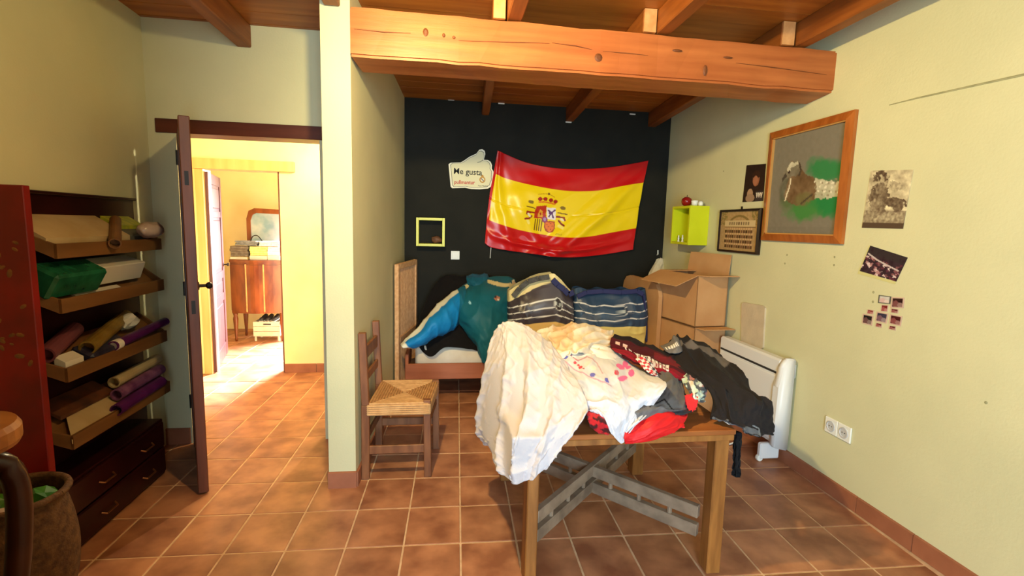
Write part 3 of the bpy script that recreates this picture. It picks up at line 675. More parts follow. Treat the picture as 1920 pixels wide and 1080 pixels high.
def crowd_col(u, v):
    px, py = u*140, v*100; n = fbm(px*.16, py*.16, 21, 4); n2 = fbm(px*.5, py*.5, 22, 3)
    c = base(px, (52, 34, 44))+n[..., None]*10; r = np.random.RandomState(4)
    for k in range(70):
        x, y = r.rand()*136, 34+r.rand()*56; col = [(176, 128, 130), (96, 44, 60), (214, 190, 190), (128, 80, 84), (60, 30, 44)][k % 5]; c[disc(px+4*n2, py, x, y, 3+3*r.rand(), 4+3*r.rand())] = col
    c[(py < 26) & (n > -.6)] = (50, 40, 44); c[stroke(px, py, [(10, 26), (50, 38), (130, 52)], 2.5)] = (196, 180, 180)
    e = (v > .9) | (u < .03); c[e] = (206, 200, 140); return c
photo('group_photo', [(1630, 460), (1702, 483), (1678, 533), (1608, 513)], crowd_col, 'tilted group snapshot with maroon crowd, below the sepia photo', nu=90, nv=64)
ST = [('dark', (50, 20, 20), [(1672, 557), (1696, 558), (1694, 578), (1670, 577)], 'maroon sticker at the top right corner of the sticker cluster'),
      ('pale', (196, 190, 186), [(1648, 553), (1671, 556), (1669, 570), (1646, 568)], 'pale grey-framed sticker at the top left of the sticker cluster'),
      ('dark', (120, 36, 36), [(1653, 571), (1666, 572), (1664, 585), (1651, 584)], 'small red sticker just under the pale sticker'),
      ('dark', (96, 36, 36), [(1671, 578), (1685, 580), (1684, 588), (1670, 586)], 'small dark red sticker just under the top right maroon sticker'),
      ('dark', (130, 54, 50), [(1627, 580), (1639, 582), (1637, 590), (1625, 588)], 'small reddish sticker above the black sticker at left of the cluster'),
      ('black', (24, 16, 18), [(1618, 588), (1638, 592), (1635, 611), (1616, 606)], 'black sticker at the left end of the sticker cluster'),
      ('blue', (48, 44, 66), [(1644, 584), (1666, 588), (1662, 607), (1641, 602)], 'dark blue sticker in the middle of the sticker cluster'),
      ('dark', (70, 14, 18), [(1669, 589), (1692, 593), (1689, 612), (1667, 607)], 'maroon sticker at the lower right of the sticker cluster'),
      ('dark', (110, 44, 44), [(1643, 605), (1654, 607), (1653, 615), (1641, 612)], 'tiny red sticker below the dark blue sticker'),
      ('dark', (96, 40, 40), [(1668, 610), (1680, 612), (1679, 620), (1666, 617)], 'tiny dark red sticker at the bottom of the cluster')]
for i, (k, c0, cor, lb) in enumerate(ST):
    def fn(u, v, c0=c0, i=i):
        n = fbm(u*5, v*5, 40+i, 2); c = base(u, c0)+n[..., None]*8; c[disc(u, v, .35, .62, .25, .3)] = np.array(c0)*.6+np.array([90, 60, 60]); c[disc(u, v, .72, .72, .2, .25)] = np.array(c0)*.5+np.array([120, 104, 100])
        e = (u < .07) | (u > .93) | (v < .07) | (v > .93); c[e] = (92, 92, 84) if i == 1 else (206, 176, 160); return c
    photo('wall_sticker', cor, fn, lb, 'sticker', 'stickers below the group photo', 16, 16)
# socket pair
for i, (ya, yb_) in enumerate(((2.42, 2.512), (2.326, 2.418))):
    t = empty('wall_socket', (WR, (ya+yb_)/2, .352), ['white wall socket of the pair, the one farther from the viewer and nearer the heater', 'white wall socket of the pair, the one nearer the viewer'][i], 'socket', 'pair of sockets above the skirting')
    yc, zc = (ya+yb_)/2, .398
    obj('plate', box(B(), (WR-.012, ya, .352), (WR-.001, yb_, .443), .003), M_plastic, t)
    Mx = Matrix.Translation((WR-.012, yc, zc)) @ Matrix.Rotation(-math.pi/2, 4, 'Y')
    bm = B(); lathe(bm, [(.031, 0), (.031, .004), (.026, .005), (.024, .001)], (0, 0, 0), 18, Mx); obj('socket_ring', bm, M_whited, t)
    bm = B()
    for dy in (-.009, .009): lathe(bm, [(.0035, .0022), (.003, .003)], (0, dy, 0), 8, Mx)
    obj('pin_hole', bm, M_slot, t)

# ================================================================== BED AND WHAT LIES ON IT
BY = 4.10
t = empty('bed', (.75, 4.5, 0), 'low wooden single bed along the black wall', 'bed')
obj('front_rail', box(B(), (-.30, BY, .198), (1.83, BY+.025, .332), .004), M_bedw, t)
obj('rear_rail', box(B(), (-.30, 4.80, .198), (1.83, 4.825, .332), .004), M_bedw, t)
obj('end_panel', box(B(), (-.30, BY+.002, .20), (-.272, 4.82, .415), .004), M_bedw, t)
obj('slat_base', box(B(), (-.27, BY+.03, .25), (1.83, 4.80, .28)), M_card, t)
for x, y in ((-.28, 4.14), (1.78, 4.14), (-.28, 4.76), (1.78, 4.76)): obj('leg', box(B(), (x, y, 0), (x+.045, y+.04, .199), .003), M_bedw, t)
bm = B(); hw = [(1.835, 4.0), (1.835, 4.82)]
pr = [(3.98, 0), (3.98, .93), (4.0, .98), (4.06, 1.03), (4.14, 1.05), (4.66, 1.05), (4.75, 1.03), (4.81, .98), (4.83, .93), (4.83, 0)]
prism(bm, [Vector((1.835, a_, b_)) for a_, b_ in pr], (.035, 0, 0)); obj('headboard', bm, M_card, t)
setp(obj('mattress', box(B(), (-.22, BY+.03, .281), (1.82, 4.79, .475), .03), M_matt, None, True), 'white mattress on the low wooden bed', 'mattress')
# cane panel standing on end between bed and partition
A0, A1 = np.array((-.352, 4.10)), np.array((-.232, 4.72))
t = empty('cane_panel', (-.31, 4.4, 0), 'tall tan woven cane panel standing between the bed and the partition wall', 'headboard')
dv = Vector((A1[0]-A0[0], A1[1]-A0[1], 0)).normalized(); nv_ = Vector((-dv.y, dv.x, 0)); L_ = float(np.hypot(*(A1-A0)))
Mc = Matrix(((dv.x, nv_.x, 0, A0[0]), (dv.y, nv_.y, 0, A0[1]), (0, 0, 1, 0), (0, 0, 0, 1)))
obj('stile', box(B(), (0, 0, 0), (.045, .035, 1.165), .004, Mc), M_cane, t); obj('stile', box(B(), (L_-.045, 0, 0), (L_, .035, 1.165), .004, Mc), M_cane, t)
obj('rail', box(B(), (.045, 0, 1.12), (L_-.045, .035, 1.165), .004, Mc), M_cane, t); obj('rail', box(B(), (.045, 0, .5), (L_-.045, .035, .55), .004, Mc), M_cane, t); obj('rail', box(B(), (.045, 0, .05), (L_-.045, .035, .1), .004, Mc), M_cane, t)
bm = B()
nu_ = 26
for k in range(nu_): x = .05+(L_-.1)*k/(nu_-1); box(bm, (x-.005, .012, .1), (x+.005, .017, 1.12), 0, Mc)
for k in range(42): z = .11+k*.0245; box(bm, (.045, .017, z-.0065), (L_-.045, .021, z+.0065), 0, Mc)
setp(obj('cane_weave', bm, mat('cane_strip', (214, 166, 120), (190, 140, 94), 30, .7), t), kind='stuff')
obj('cane_backing', box(B(), (.04, .022, .06), (L_-.04, .026, 1.12), 0, Mc), mat('cane_dark', (190, 140, 98), rough=.9), t)

# black clothes heaped on the bed
def heap(name, ctrl, col, m, label, cat, nu=50, nv=50, amp=.018, seed=1, thick=.006, freq=9, ang=.8):
    o = cloth(name, ctrl, col, m, nu, nv, thick, lambda u, v, px, py: amp*folds(u, v, ang, freq, seed, 2)+amp*.4*fbm(u*12, v*12, seed, 3))
    return setp(o, label, cat)
heap('black_coat', [[(826, 520, 4.72), (846, 514, 4.74), (870, 517, 4.74), (905, 514, 4.74), (950, 520, 4.72)],
                    [(808, 545, 4.62), (836, 545, 4.55), (868, 548, 4.5), (905, 548, 4.55), (950, 550, 4.55)],
                    [(792, 580, 4.5), (822, 585, 4.38), (856, 590, 4.35), (896, 592, 4.4), (940, 600, 4.4)],
                    [(780, 618, 4.36), (812, 626, 4.2), (850, 628, 4.17), (890, 632, 4.2), (930, 640, 4.22)],
                    [(780, 640, 4.14), (806, 668, 4.085), (838, 650, 4.08), (880, 655, 4.1), (920, 660, 4.12)]],
     (24, 21, 21), M_fleece, 'black coat spread over the left end of the bed under the blue jacket', 'coat', amp=.014, seed=7)
p = on(845, 522, Y=4.66); p2 = on(822, 517, Y=4.68)
# blue tracksuit jacket: body, sleeve
TEAL = (14, 92, 108)
def jacket_col(px, py, u, v):
    c = base(px, TEAL); n = fbm(px*.05, py*.05, 3, 3); c += n[..., None]*3
    c[stroke(px, py, [(917, 529), (930, 532), (952, 534), (962, 534)], 3.6)] = (226, 206, 150); c[stroke(px, py, [(963, 527), (970, 537)], 3)] = (232, 206, 160)
    c[stroke(px, py, [(840, 552), (856, 545), (866, 543), (876, 535)], 2.6)] = (222, 206, 150)
    c[disc(px, py, 932.5, 559, 5.4, 5)] = (168, 112, 90); c[disc(px, py, 934, 562, 2.4)] = (226, 206, 190); c[disc(px, py, 930, 556, 2)] = (60, 30, 30)
    c[disc(px, py, 880, 566, 2.6, 3)] = (150, 200, 210)
    c[stroke(px, py, [(852, 545), (853, 580), (858, 600), (862, 622)], 1.3)] = (20, 66, 84)
    return c
def jdisp(u, v, px, py): return .012*folds(u, v, .5, 8, 5, 2)+.008*fbm(u*10, v*10, 6, 3)
tj = cloth('blue_jacket', [[(858, 545, 4.55), (876, 530, 4.56), (895, 525, 4.57), (930, 517, 4.6), (962, 520, 4.62), (972, 536, 4.62)],
      [(850, 566, 4.36), (872, 556, 4.3), (896, 552, 4.28), (930, 548, 4.3), (956, 550, 4.36), (966, 560, 4.45)],
      [(856, 592, 4.26), (876, 590, 4.16), (900, 588, 4.12), (928, 586, 4.15), (950, 590, 4.22), (958, 596, 4.3)],
      [(868, 618, 4.2), (886, 622, 4.09), (906, 624, 4.04), (928, 624, 4.06), (946, 628, 4.12), (956, 630, 4.2)],
      [(884, 640, 4.16), (896, 650, 4.06), (910, 652, 4.03), (926, 652, 4.04), (940, 655, 4.08), (955, 660, 4.12)],
      [(898, 664, 4.09), (904, 678, 4.06), (912, 684, 4.05), (922, 684, 4.05), (934, 690, 4.07), (950, 700, 4.09)]],
      jacket_col, M_nylon, 90, 90, .006, jdisp)
setp(tj, 'teal blue sports jacket with cream shoulder stripes and pale blue sleeve, thrown on the bed', 'jacket')
def sleeve_col(px, py, u, v):
    c = base(px, (10, 124, 188)); n = fbm(px*.05, py*.05, 8, 3); c += n[..., None]*4
    c[v < .13] = (232, 228, 206); c[(u > .955)] = (232, 226, 206); c[(u < .14)] = (16, 98, 124); return c
cloth('sleeve', [[(872, 534, 4.5), (850, 546, 4.42), (822, 568, 4.28), (798, 594, 4.16), (776, 622, 4.09), (750, 644, 4.06)],
      [(874, 548, 4.36), (856, 560, 4.25), (830, 584, 4.11), (806, 606, 4.02), (784, 630, 3.99), (752, 648, 4.0)],
      [(872, 572, 4.27), (856, 586, 4.17), (834, 602, 4.05), (810, 620, 3.99), (788, 640, 3.98), (756, 652, 3.99)],
      [(868, 596, 4.28), (854, 610, 4.18), (834, 622, 4.07), (812, 632, 4.03), (792, 648, 4.03), (764, 653, 4.03)],
      [(866, 612, 4.36), (848, 622, 4.28), (832, 629, 4.2), (808, 635, 4.14), (790, 650, 4.1), (770, 654, 4.08)]],
      sleeve_col, M_nylon, 70, 40, .006, lambda u, v, px, py: .01*folds(u, v*.5, .2, 13, 4, 2.5)+.005*fbm(u*14, v*8, 4, 3), tj)
cloth('collar', [[(874, 517, 4.6), (886, 513, 4.57), (900, 514, 4.56), (912, 513, 4.58), (917, 519, 4.6)],
      [(875, 526, 4.55), (886, 526, 4.5), (898, 528, 4.48), (910, 526, 4.5), (916, 526, 4.55)], [(878, 534, 4.52), (887, 536, 4.46), (898, 539, 4.44), (909, 536, 4.46), (914, 533, 4.5)]],
      lambda px, py, u, v: np.where((v < .25)[..., None], np.array([34, 74, 96]), np.array([16, 84, 106])).astype(float), M_nylon, 40, 16, .008, lambda u, v, px, py: .006*fbm(u*12, v*4, 2, 3), tj)

# checked shopping bags
def bag(name, X0, X1, ztop, yf, col, label, bulge=.05, lean=0, depth=.34, z0=.48):
    """soft bag standing on the mattress: rounded box loop with a colour function of (s across front, height)"""
    nth, nz = 420, 90; xc = (X0+X1)/2; hw_ = (X1-X0)/2; yc = yf+depth/2
    th = np.linspace(0, 2*np.pi, nth, endpoint=False); h = np.linspace(0, 1, nz)
    T, Hh = np.meshgrid(th, h); ex = .32
    cx_ = np.sign(np.cos(T))*np.abs(np.cos(T))**ex; sy_ = np.sign(np.sin(T))*np.abs(np.sin(T))**ex
    s = (cx_+1)/2; pin = 1-.55*np.clip((Hh-.55)/.45, 0, 1)**1.5
    X = xc+cx_*hw_*(1+.03*np.sin(Hh*3.1)); Yy = yc+sy_*(depth/2)*pin-(sy_ < 0)*bulge*np.sin(np.pi*np.clip(Hh*1.1, 0, 1))*np.sin(np.pi*s)
    top = ztop(s); Z = z0+Hh*(top-z0)
    fr = (.010*folds(s, Hh, .3, 11, 3, 2)+.006*fbm(s*14, Hh*9, 8, 3)); Yy = Yy+np.where(sy_ < 0, -fr, fr); Z = Z+.006*fbm(s*9, Hh*3, 4, 2)*Hh
    P = np.stack([X, Yy, Z], -1); P[0, :, 2] = z0
    C = col(s, Hh, sy_ < 0)
    o = grid_mesh(name, P, C, M_bag, None, 0, True, True)
    return setp(o, label, 'bag', 'striped shopping bags on the bed')
def bag_col(body, low, top_open, stripes, logo, seed):
    def fn(s, h, front):
        n = fbm(s*7, h*4, seed, 3); c = base(s, body)+n[..., None]*9
        c[n > .55] = np.array(body)*.55+np.array([120, 120, 130])*.45
        c[h < .34] = low
        if top_open: c[(h > .80+.13*s)] = (232, 214, 158)
        sag = .035*np.sin(s*np.pi)
        for hh in stripes:
            c[np.abs(h-hh+sag-(.012 if seed == 2 else 0)*np.sign(s-.6)) < .0095] = (228, 226, 224)
        lx, lh = logo; ar = 1.55
        r = np.hypot((s-lx)*ar, (h-lh)); c[r < .082] = np.array(body)*.8; c[(r < .094) & (r > .080)] = (222, 222, 220)
        for k in range(4): c[(np.abs(s-lx+.03-k*.02) < .006) & (np.abs(h-lh-.008*(k % 2)) < .022)] = (200, 208, 206)
        c[(np.abs(h-lh+.032) < .006) & (np.abs(s-lx) < .032)] = (200, 208, 206)
        return c
    return fn
za, zb_ = on(955, 555, Y=4.12)[2], on(1035, 522, Y=4.12)[2]
def z_left(s): return np.interp(s, [0, .12, .45, .68, .8, 1], [.93, .98, 1.08, 1.10, 1.04, .92])
b1 = bag('striped_bag', .575, 1.15, z_left, 4.13, bag_col((66, 58, 66), (236, 196, 118), True, (.69, .58, .47), (.72, .60), 1), 'grey-navy striped shopping bag gaping open on pale stuff, beside the blue jacket')
b2_ = bag('striped_bag', 1.165, 1.83, lambda s: .955+.012*np.sin(s*20)+0*s, 4.13, bag_col((48, 72, 100), (236, 216, 130), False, (.77, .63, .50), (.62, .635), 2), 'blue striped shopping bag with yellow base, next to the cardboard boxes', .03)
M_strap = mat('navy_webbing', (40, 44, 92), rough=.7)
bm = B(); pts = [on(x, y, Y=4.16) for x, y in [(962, 556), (975, 540), (990, 528), (1010, 522), (1030, 519)]]
for P, Q in zip(pts, pts[1:]): bar(bm, P, Q, .012, .045)
obj('handle', bm, mat('grey_webbing', (60, 58, 56), (90, 88, 84), 30, .7), b1)
bm = B(); pts = [on(x, y, Y=4.15) for x, y in [(1036, 524), (1046, 534), (1058, 543), (1066, 552), (1076, 548)]]
for P, Q in zip(pts, pts[1:]): bar(bm, P, Q, .012, .05)
obj('handle', bm, M_strap, b1)
bm = B(); pts = [on(x, y, Y=4.17) for x, y in [(1082, 556), (1100, 548), (1130, 546), (1165, 548), (1195, 546), (1206, 552), (1209, 580), (1211, 612), (1211, 640)]]
for P, Q in zip(pts, pts[1:]): bar(bm, P, Q, .014, .04)
obj('handle', bm, M_strap, b2_)
# white carrier bag hanging at the corner
wb = heap('white_carrier_bag', [[(1232, 486, 4.84), (1238, 483, 4.83), (1243, 487, 4.83), (1248, 492, 4.84)],
                    [(1220, 503, 4.82), (1230, 500, 4.77), (1240, 502, 4.77), (1250, 505, 4.82)],
                    [(1212, 525, 4.81), (1226, 524, 4.72), (1242, 525, 4.72), (1252, 527, 4.81)],
                    [(1208, 550, 4.81), (1224, 552, 4.70), (1242, 555, 4.70), (1252, 556, 4.81)],
                    [(1210, 585, 4.83), (1226, 590, 4.78), (1242, 590, 4.78), (1252, 585, 4.83)]],
     (232, 222, 200), M_cloth, 'white plastic carrier bag hanging in the corner of the black wall behind the cartons', 'bag', 24, 36, .012, 12)
bm = B(); tube(bm, [on(x, y, Y=4.83) for x, y in [(1224, 512), (1233, 496), (1242, 488), (1246, 497)]], .006, 6); obj('bag_handle', bm, M_paperw, wb)
p = on(1232, 478, Y=WB); bm = B(); tube(bm, [p, p+np.array([-.005, -.03, .01]), p+np.array([-.01, -.035, .05])], .006, 6); obj('wall_hook', bm, M_plastic, bw)

# ================================================================== CARDBOARD BOXES
def carton(name, c0, dr, dl, wr_, wl_, z0, z1, label, flaps):
    dr = Vector((*dr, 0)).normalized(); dl = Vector((*dl, 0)).normalized(); c0 = Vector((*c0, 0)); tk = .006
    t = empty(name, (c0.x, c0.y, z0), label, 'box', 'cardboard cartons in the corner')
    A = c0; Bp = c0+dr*wr_; C = Bp+dl*wl_; D = c0+dl*wl_
    up = lambda p, z: Vector((p.x, p.y, z))
    def wall(P, Q, inw):
        bm = B(); hexa(bm, [up(P, z0), up(Q, z0), up(Q+inw*tk, z0), up(P+inw*tk, z0), up(P, z1), up(Q, z1), up(Q+inw*tk, z1), up(P+inw*tk, z1)]); return bm
    for P, Q, i_ in ((A, Bp, dl), (Bp, C, -dr), (C, D, -dl), (D, A, dr)): obj('side', wall(P, Q, i_), M_card, t)
    bm = B(); hexa(bm, [up(p, z) for z in (z0, z0+tk) for p in (A, Bp, C, D)]); obj('bottom', bm, M_cardin, t)
    if z0 == 0:
        bm = B(); hexa(bm, [up(p, z) for z in (z1-tk, z1) for p in (A, Bp, C, D)]); obj('top', bm, M_card, t)
    for P, Q, out, ln, lift in flaps(A, Bp, C, D, dr, dl):
        o_ = out*math.cos(lift)*ln+Vector((0, 0, math.sin(lift)*ln)); nn = Vector((0, 0, 1)) if abs(lift) < 1 else -out
        Pz, Qz = up(P, z1), up(Q, z1); ins = (Qz-Pz).normalized()*.006
        bm = B(); hexa(bm, [Pz, Qz, Qz+o_-ins, Pz+o_+ins, Pz+nn*tk, Qz+nn*tk, Qz+o_-ins+nn*tk, Pz+o_+ins+nn*tk]); obj('flap', bm, M_card, t)
    return t
DR, DL = (1, .10), (-.17, .985)
carton('cardboard_carton', (1.955, 3.565), DR, DL, .27, .50, .755, 1.155, 'upper open cardboard carton with raised flaps, stacked by the pale green wall',
       lambda A, Bp, C, D, dr, dl: [(D, A, -dr, .20, -.42), (A, Bp, -dl, .12, .04), (C, D, -dl, .12, .03), (Bp, C, dr, .165, 1.47)])
c2 = carton('cardboard_carton', (1.95, 3.55), DR, DL, .275, .53, 0, .748, 'lower cardboard carton under the open one, behind the heater', lambda A, Bp, C, D, dr, dl: [(A, Bp, -dl, .11, .02)])
# ================================================================== HEATER
HY0, HY1, HX = 2.79, 3.52, 2.15
t = empty('panel_heater', (HX+.05, 3.18, 0), 'white electric panel heater on feet along the pale green wall', 'heater')
obj('body', box(B(), (HX, HY0+.03, .125), (HX+.07, HY1, .695), .012), M_white, t)
obj('front_panel', box(B(), (HX-.012, HY0+.05, .15), (HX+.002, HY1-.03, .585), .006), M_white, t)
obj('grille_slot', box(B(), (HX-.003, HY0+.06, .596), (HX+.004, HY1-.02, .61)), M_slot, t)
bm = B(); prism(bm, [Vector((x, HY0-.012, z)) for x, z in [(HX+.082, .095), (HX-.018, .12), (HX-.03, .30), (HX-.028, .52), (HX-.01, .66), (HX+.02, .708), (HX+.082, .708)]], (0, .055, 0)); bmesh.ops.bevel(bm, geom=list(bm.edges), offset=.008, segments=2, affect='EDGES'); obj('end_cap', bm, M_white, t, True)
obj('control_box', box(B(), (HX+.072, HY0-.004, .58), (HX+.09, HY0+.03, .67), .004), M_white, t)
for y in (HY0+.06, HY1-.12):
    obj('foot', box(B(), (HX-.07, y-.012, .018), (HX+.07, y+.024, .126), .008), M_white, t)
    bm = B(); lathe(bm, [(.02, -.012), (.022, 0), (.02, .012)], (0, 0, 0), 14, Matrix.Translation((HX-.062, y+.006, .022)) @ Matrix.Rotation(math.pi/2, 4, 'X')); obj('castor', bm, M_plastic, t)
bm = B(); pts = [on(x, y, Z=.012) for x, y in [(1335, 815), (1332, 823), (1340, 832), (1352, 835), (1370, 832), (1385, 826)]]; tube(bm, list(crom(pts, 20)), .006, 6)
obj('power_cable', bm, M_plastic, t)

# ================================================================== CHAIR
t = empty('rush_chair', (-.23, 3.03, 0), 'ladder-back wooden chair with a woven rush seat against the partition wall', 'chair')
CYa, CYb = 2.85, 3.22
obj('rear_leg', bar(B(), (-.435, CYa, 0), (-.432, CYa, .45), .045, .04), M_chair, t)
obj('rear_leg', bar(B(), (-.405, CYb, 0), (-.402, CYb, .45), .045, .04), M_chair, t)
obj('back_post', bar(B(), (-.432, CYa, .45), (-.447, CYa, .875), .042, .04), M_chair, t)
obj('back_post', bar(B(), (-.402, CYb, .45), (-.42, CYb, .872), .042, .04), M_chair, t)
for z in (.745,): obj('back_slat', bar(B(), (-.444, CYa, z), (-.414, CYb, z), .018, .075), M_chair, t)
obj('back_slat', bar(B(), (-.44, CYa, .60), (-.41, CYb, .60), .016, .05), M_chair, t)
obj('front_leg', bar(B(), (-.075, CYa, 0), (-.082, CYa, .475), .042, .042), M_chair, t)
obj('front_leg', bar(B(), (-.03, CYb, 0), (-.037, CYb, .475), .042, .042), M_chair, t)
for z, wdt in ((.175, .05),): obj('stretcher', bar(B(), (-.43, CYa, z), (-.08, CYa, z), .018, wdt), M_chair, t); obj('stretcher', bar(B(), (-.40, CYb, z+.02), (-.035, CYb, z+.02), .018, wdt), M_chair, t)
obj('stretcher', bar(B(), (-.08, CYa, .33), (-.035, CYb, .33), .018, .04), M_chair, t); obj('stretcher', bar(B(), (-.43, CYa, .25), (-.40, CYb, .25), .018, .04), M_chair, t)
obj('seat_rail', bar(B(), (-.42, CYa, .41), (-.09, CYa, .41), .022, .05), M_chair, t); obj('seat_rail', bar(B(), (-.40, CYb, .41), (-.05, CYb, .41), .022, .05), M_chair, t)
# rush seat: four triangles of wound cord
SQ = [Vector((-.415, CYa-.022, .455)), Vector((-.068, CYa-.022, .455)), Vector((-.022, CYb+.022, .462)), Vector((-.385, CYb+.022, .462))]
c_ = sum(SQ, Vector())/4; c_.z = .448
for i in range(4):
    a, b = SQ[i], SQ[(i+1) % 4]; bm = B(); n = 12
    for k in range(n):
        f0, f1 = k/n, (k+1)/n-.012; P = [a.lerp(c_, f0), b.lerp(c_, f0), b.lerp(c_, f1), a.lerp(c_, f1)]
        prism(bm, P, (0, 0, -.012)); m1 = [(P[0]+P[3])/2+Vector((0, 0, .003)), (P[1]+P[2])/2+Vector((0, 0, .003))]; tube(bm, m1, .008, 6)
    obj('rush_panel', bm, M_rushd if i % 2 else M_rush, t)
    d = (c_-((a+b)/2)); d.z = 0; d.normalize(); bm = B()
    for k in range(5): tube(bm, [a-Vector((0, 0, .008+k*.012)), b-Vector((0, 0, .008+k*.012))], .009, 6)
    obj('rush_edge', bm, M_rush, t)

# ================================================================== TABLE
TX0, TX1, TY0, TY1, TZ = .30, 1.235, 1.845, 2.84, .672
t = empty('wooden_table', (.77, 2.34, 0), 'square wooden table with grey crossed ladder stretchers, heaped with clothes', 'table')
for k in range(5):
    y0 = TY0+(TY1-TY0)*k/5; obj('top_plank', box(B(), (TX0, y0+.001, TZ-.022), (TX1, y0+(TY1-TY0)/5-.001, TZ), .003), M_tabtop, t)
obj('apron', box(B(), (TX0+.02, TY0+.003, TZ-.048), (TX1-.006, TY0+.025, TZ-.0225), .002), M_table, t); obj('apron', box(B(), (TX0+.02, TY1-.045, TZ-.06), (TX1-.02, TY1-.02, TZ-.0225), .002), M_table, t)
obj('apron', box(B(), (TX0+.01, TY0+.03, TZ-.06), (TX0+.03, TY1-.03, TZ-.0225), .002), M_table, t); obj('apron', box(B(), (TX1-.03, TY0+.03, TZ-.06), (TX1-.01, TY1-.03, TZ-.0225), .002), M_table, t)
def leg(x0, x1, y0, y1, dx=0): 
    bm = B(); hexa(bm, [(x0+dx, y0, 0), (x1+dx, y0, 0), (x1+dx, y1, 0), (x0+dx, y1, 0), (x0, y0, TZ-.023), (x1, y0, TZ-.023), (x1, y1, TZ-.023), (x0, y1, TZ-.023)]); bmesh.ops.bevel(bm, geom=list(bm.edges), offset=.004, segments=1, affect='EDGES'); obj('leg', bm, M_table, t)
leg(.352, .400, 1.868, 1.965); leg(1.158, 1.222, 1.866, 1.935, .006); leg(.352, .41, 2.74, 2.82); leg(1.165, 1.235, 2.74, 2.82)
for P, Q in (((1.14, 1.925, .0), (.41, 2.75, 0)), ((.405, 1.95, 0), (1.17, 2.75, 0))):
    P = Vector(P); Q = Vector(Q)
    for z in (.262, .175): obj('stretcher', bar(B(), P+Vector((0, 0, z+(.004 if Q.x > 1 else 0))), Q+Vector((0, 0, z+(.004 if Q.x > 1 else 0))), .032, .056), M_grey, t)
    for f in (.12, .26, .4, .62, .76, .9):
        q = P.lerp(Q, f); bm = B(); tube(bm, [q+Vector((0, 0, .185)), q+Vector((0, 0, .252))], .011, 8); obj('rung', bm, M_grey, t)
bm = B(); lathe(bm, [(.012, -.02), (.014, 0), (.012, .02)], (.80, 2.335, .262), 10); obj('pivot_bolt', bm, M_iron, t)

# ================================================================== CLOTHES ON THE TABLE
# heap that carries the light cloths
u, v = np.meshgrid(np.linspace(0, 2*np.pi, 40, endpoint=False), np.linspace(0, 1, 16))
def dome(name, c, rx, ry, hh, col, m, label, cat, seed):
    r = np.cos(v*np.pi/2)**.6; z = np.sin(v*np.pi/2)*hh
    k = 1+.08*fbm(np.cos(u)*3, np.sin(u)*3+v*3, seed, 3)
    P = np.stack([c[0]+rx*r*np.cos(u)*k, c[1]+ry*r*np.sin(u)*k, TZ+.001+z*k], -1); P[0, :, 2] = TZ+.001
    return setp(grid_mesh(name, P, base(u, col), m, None, 0, True, True), label, cat)
dome('crumpled_blanket', (.72, 2.42), .25, .26, .21, (226, 220, 214), M_cloth, 'crumpled pale blanket heaped under the white sheet on the table', 'blanket', 3)
# red garment at the bottom of the pile
heap('red_garment', [[(1176, 786, 1.86), (1200, 776, 1.88), (1230, 768, 1.9), (1262, 762, 1.95), (1292, 768, 1.96)],
                     [(1172, 806, 1.82), (1200, 800, 1.82), (1232, 788, 1.82), (1264, 778, 1.86), (1286, 786, 1.88)],
                     [(1171, 822, 1.80), (1200, 820, 1.80), (1234, 808, 1.80), (1266, 798, 1.83), (1283, 796, 1.85)],
                     [(1172, 832, 1.815), (1200, 831, 1.815), (1236, 823, 1.815), (1266, 810, 1.83), (1282, 798, 1.84)]],
     lambda px, py, u, v: base(px, (206, 24, 30)), M_nylon, 'bright red garment hanging over the front edge of the table', 'garment', 50, 30, .007, 14, ang=1.2)
heap('dark_red_shirt', [[(1100, 768, 1.88), (1120, 766, 1.88), (1142, 768, 1.88)], [(1102, 784, 1.83), (1122, 790, 1.82), (1144, 790, 1.83)], [(1106, 800, 1.825), (1122, 812, 1.82), (1142, 814, 1.825)]],
     lambda px, py, u, v: np.where((fbm(px*.18, py*.3, 5, 2) > .1)[..., None], np.array([66, 14, 16]), np.array([178, 22, 30])).astype(float), M_cloth, 'crumpled dark red shirt peeping out under the white sheet', 'garment', 24, 24, .006, 3)
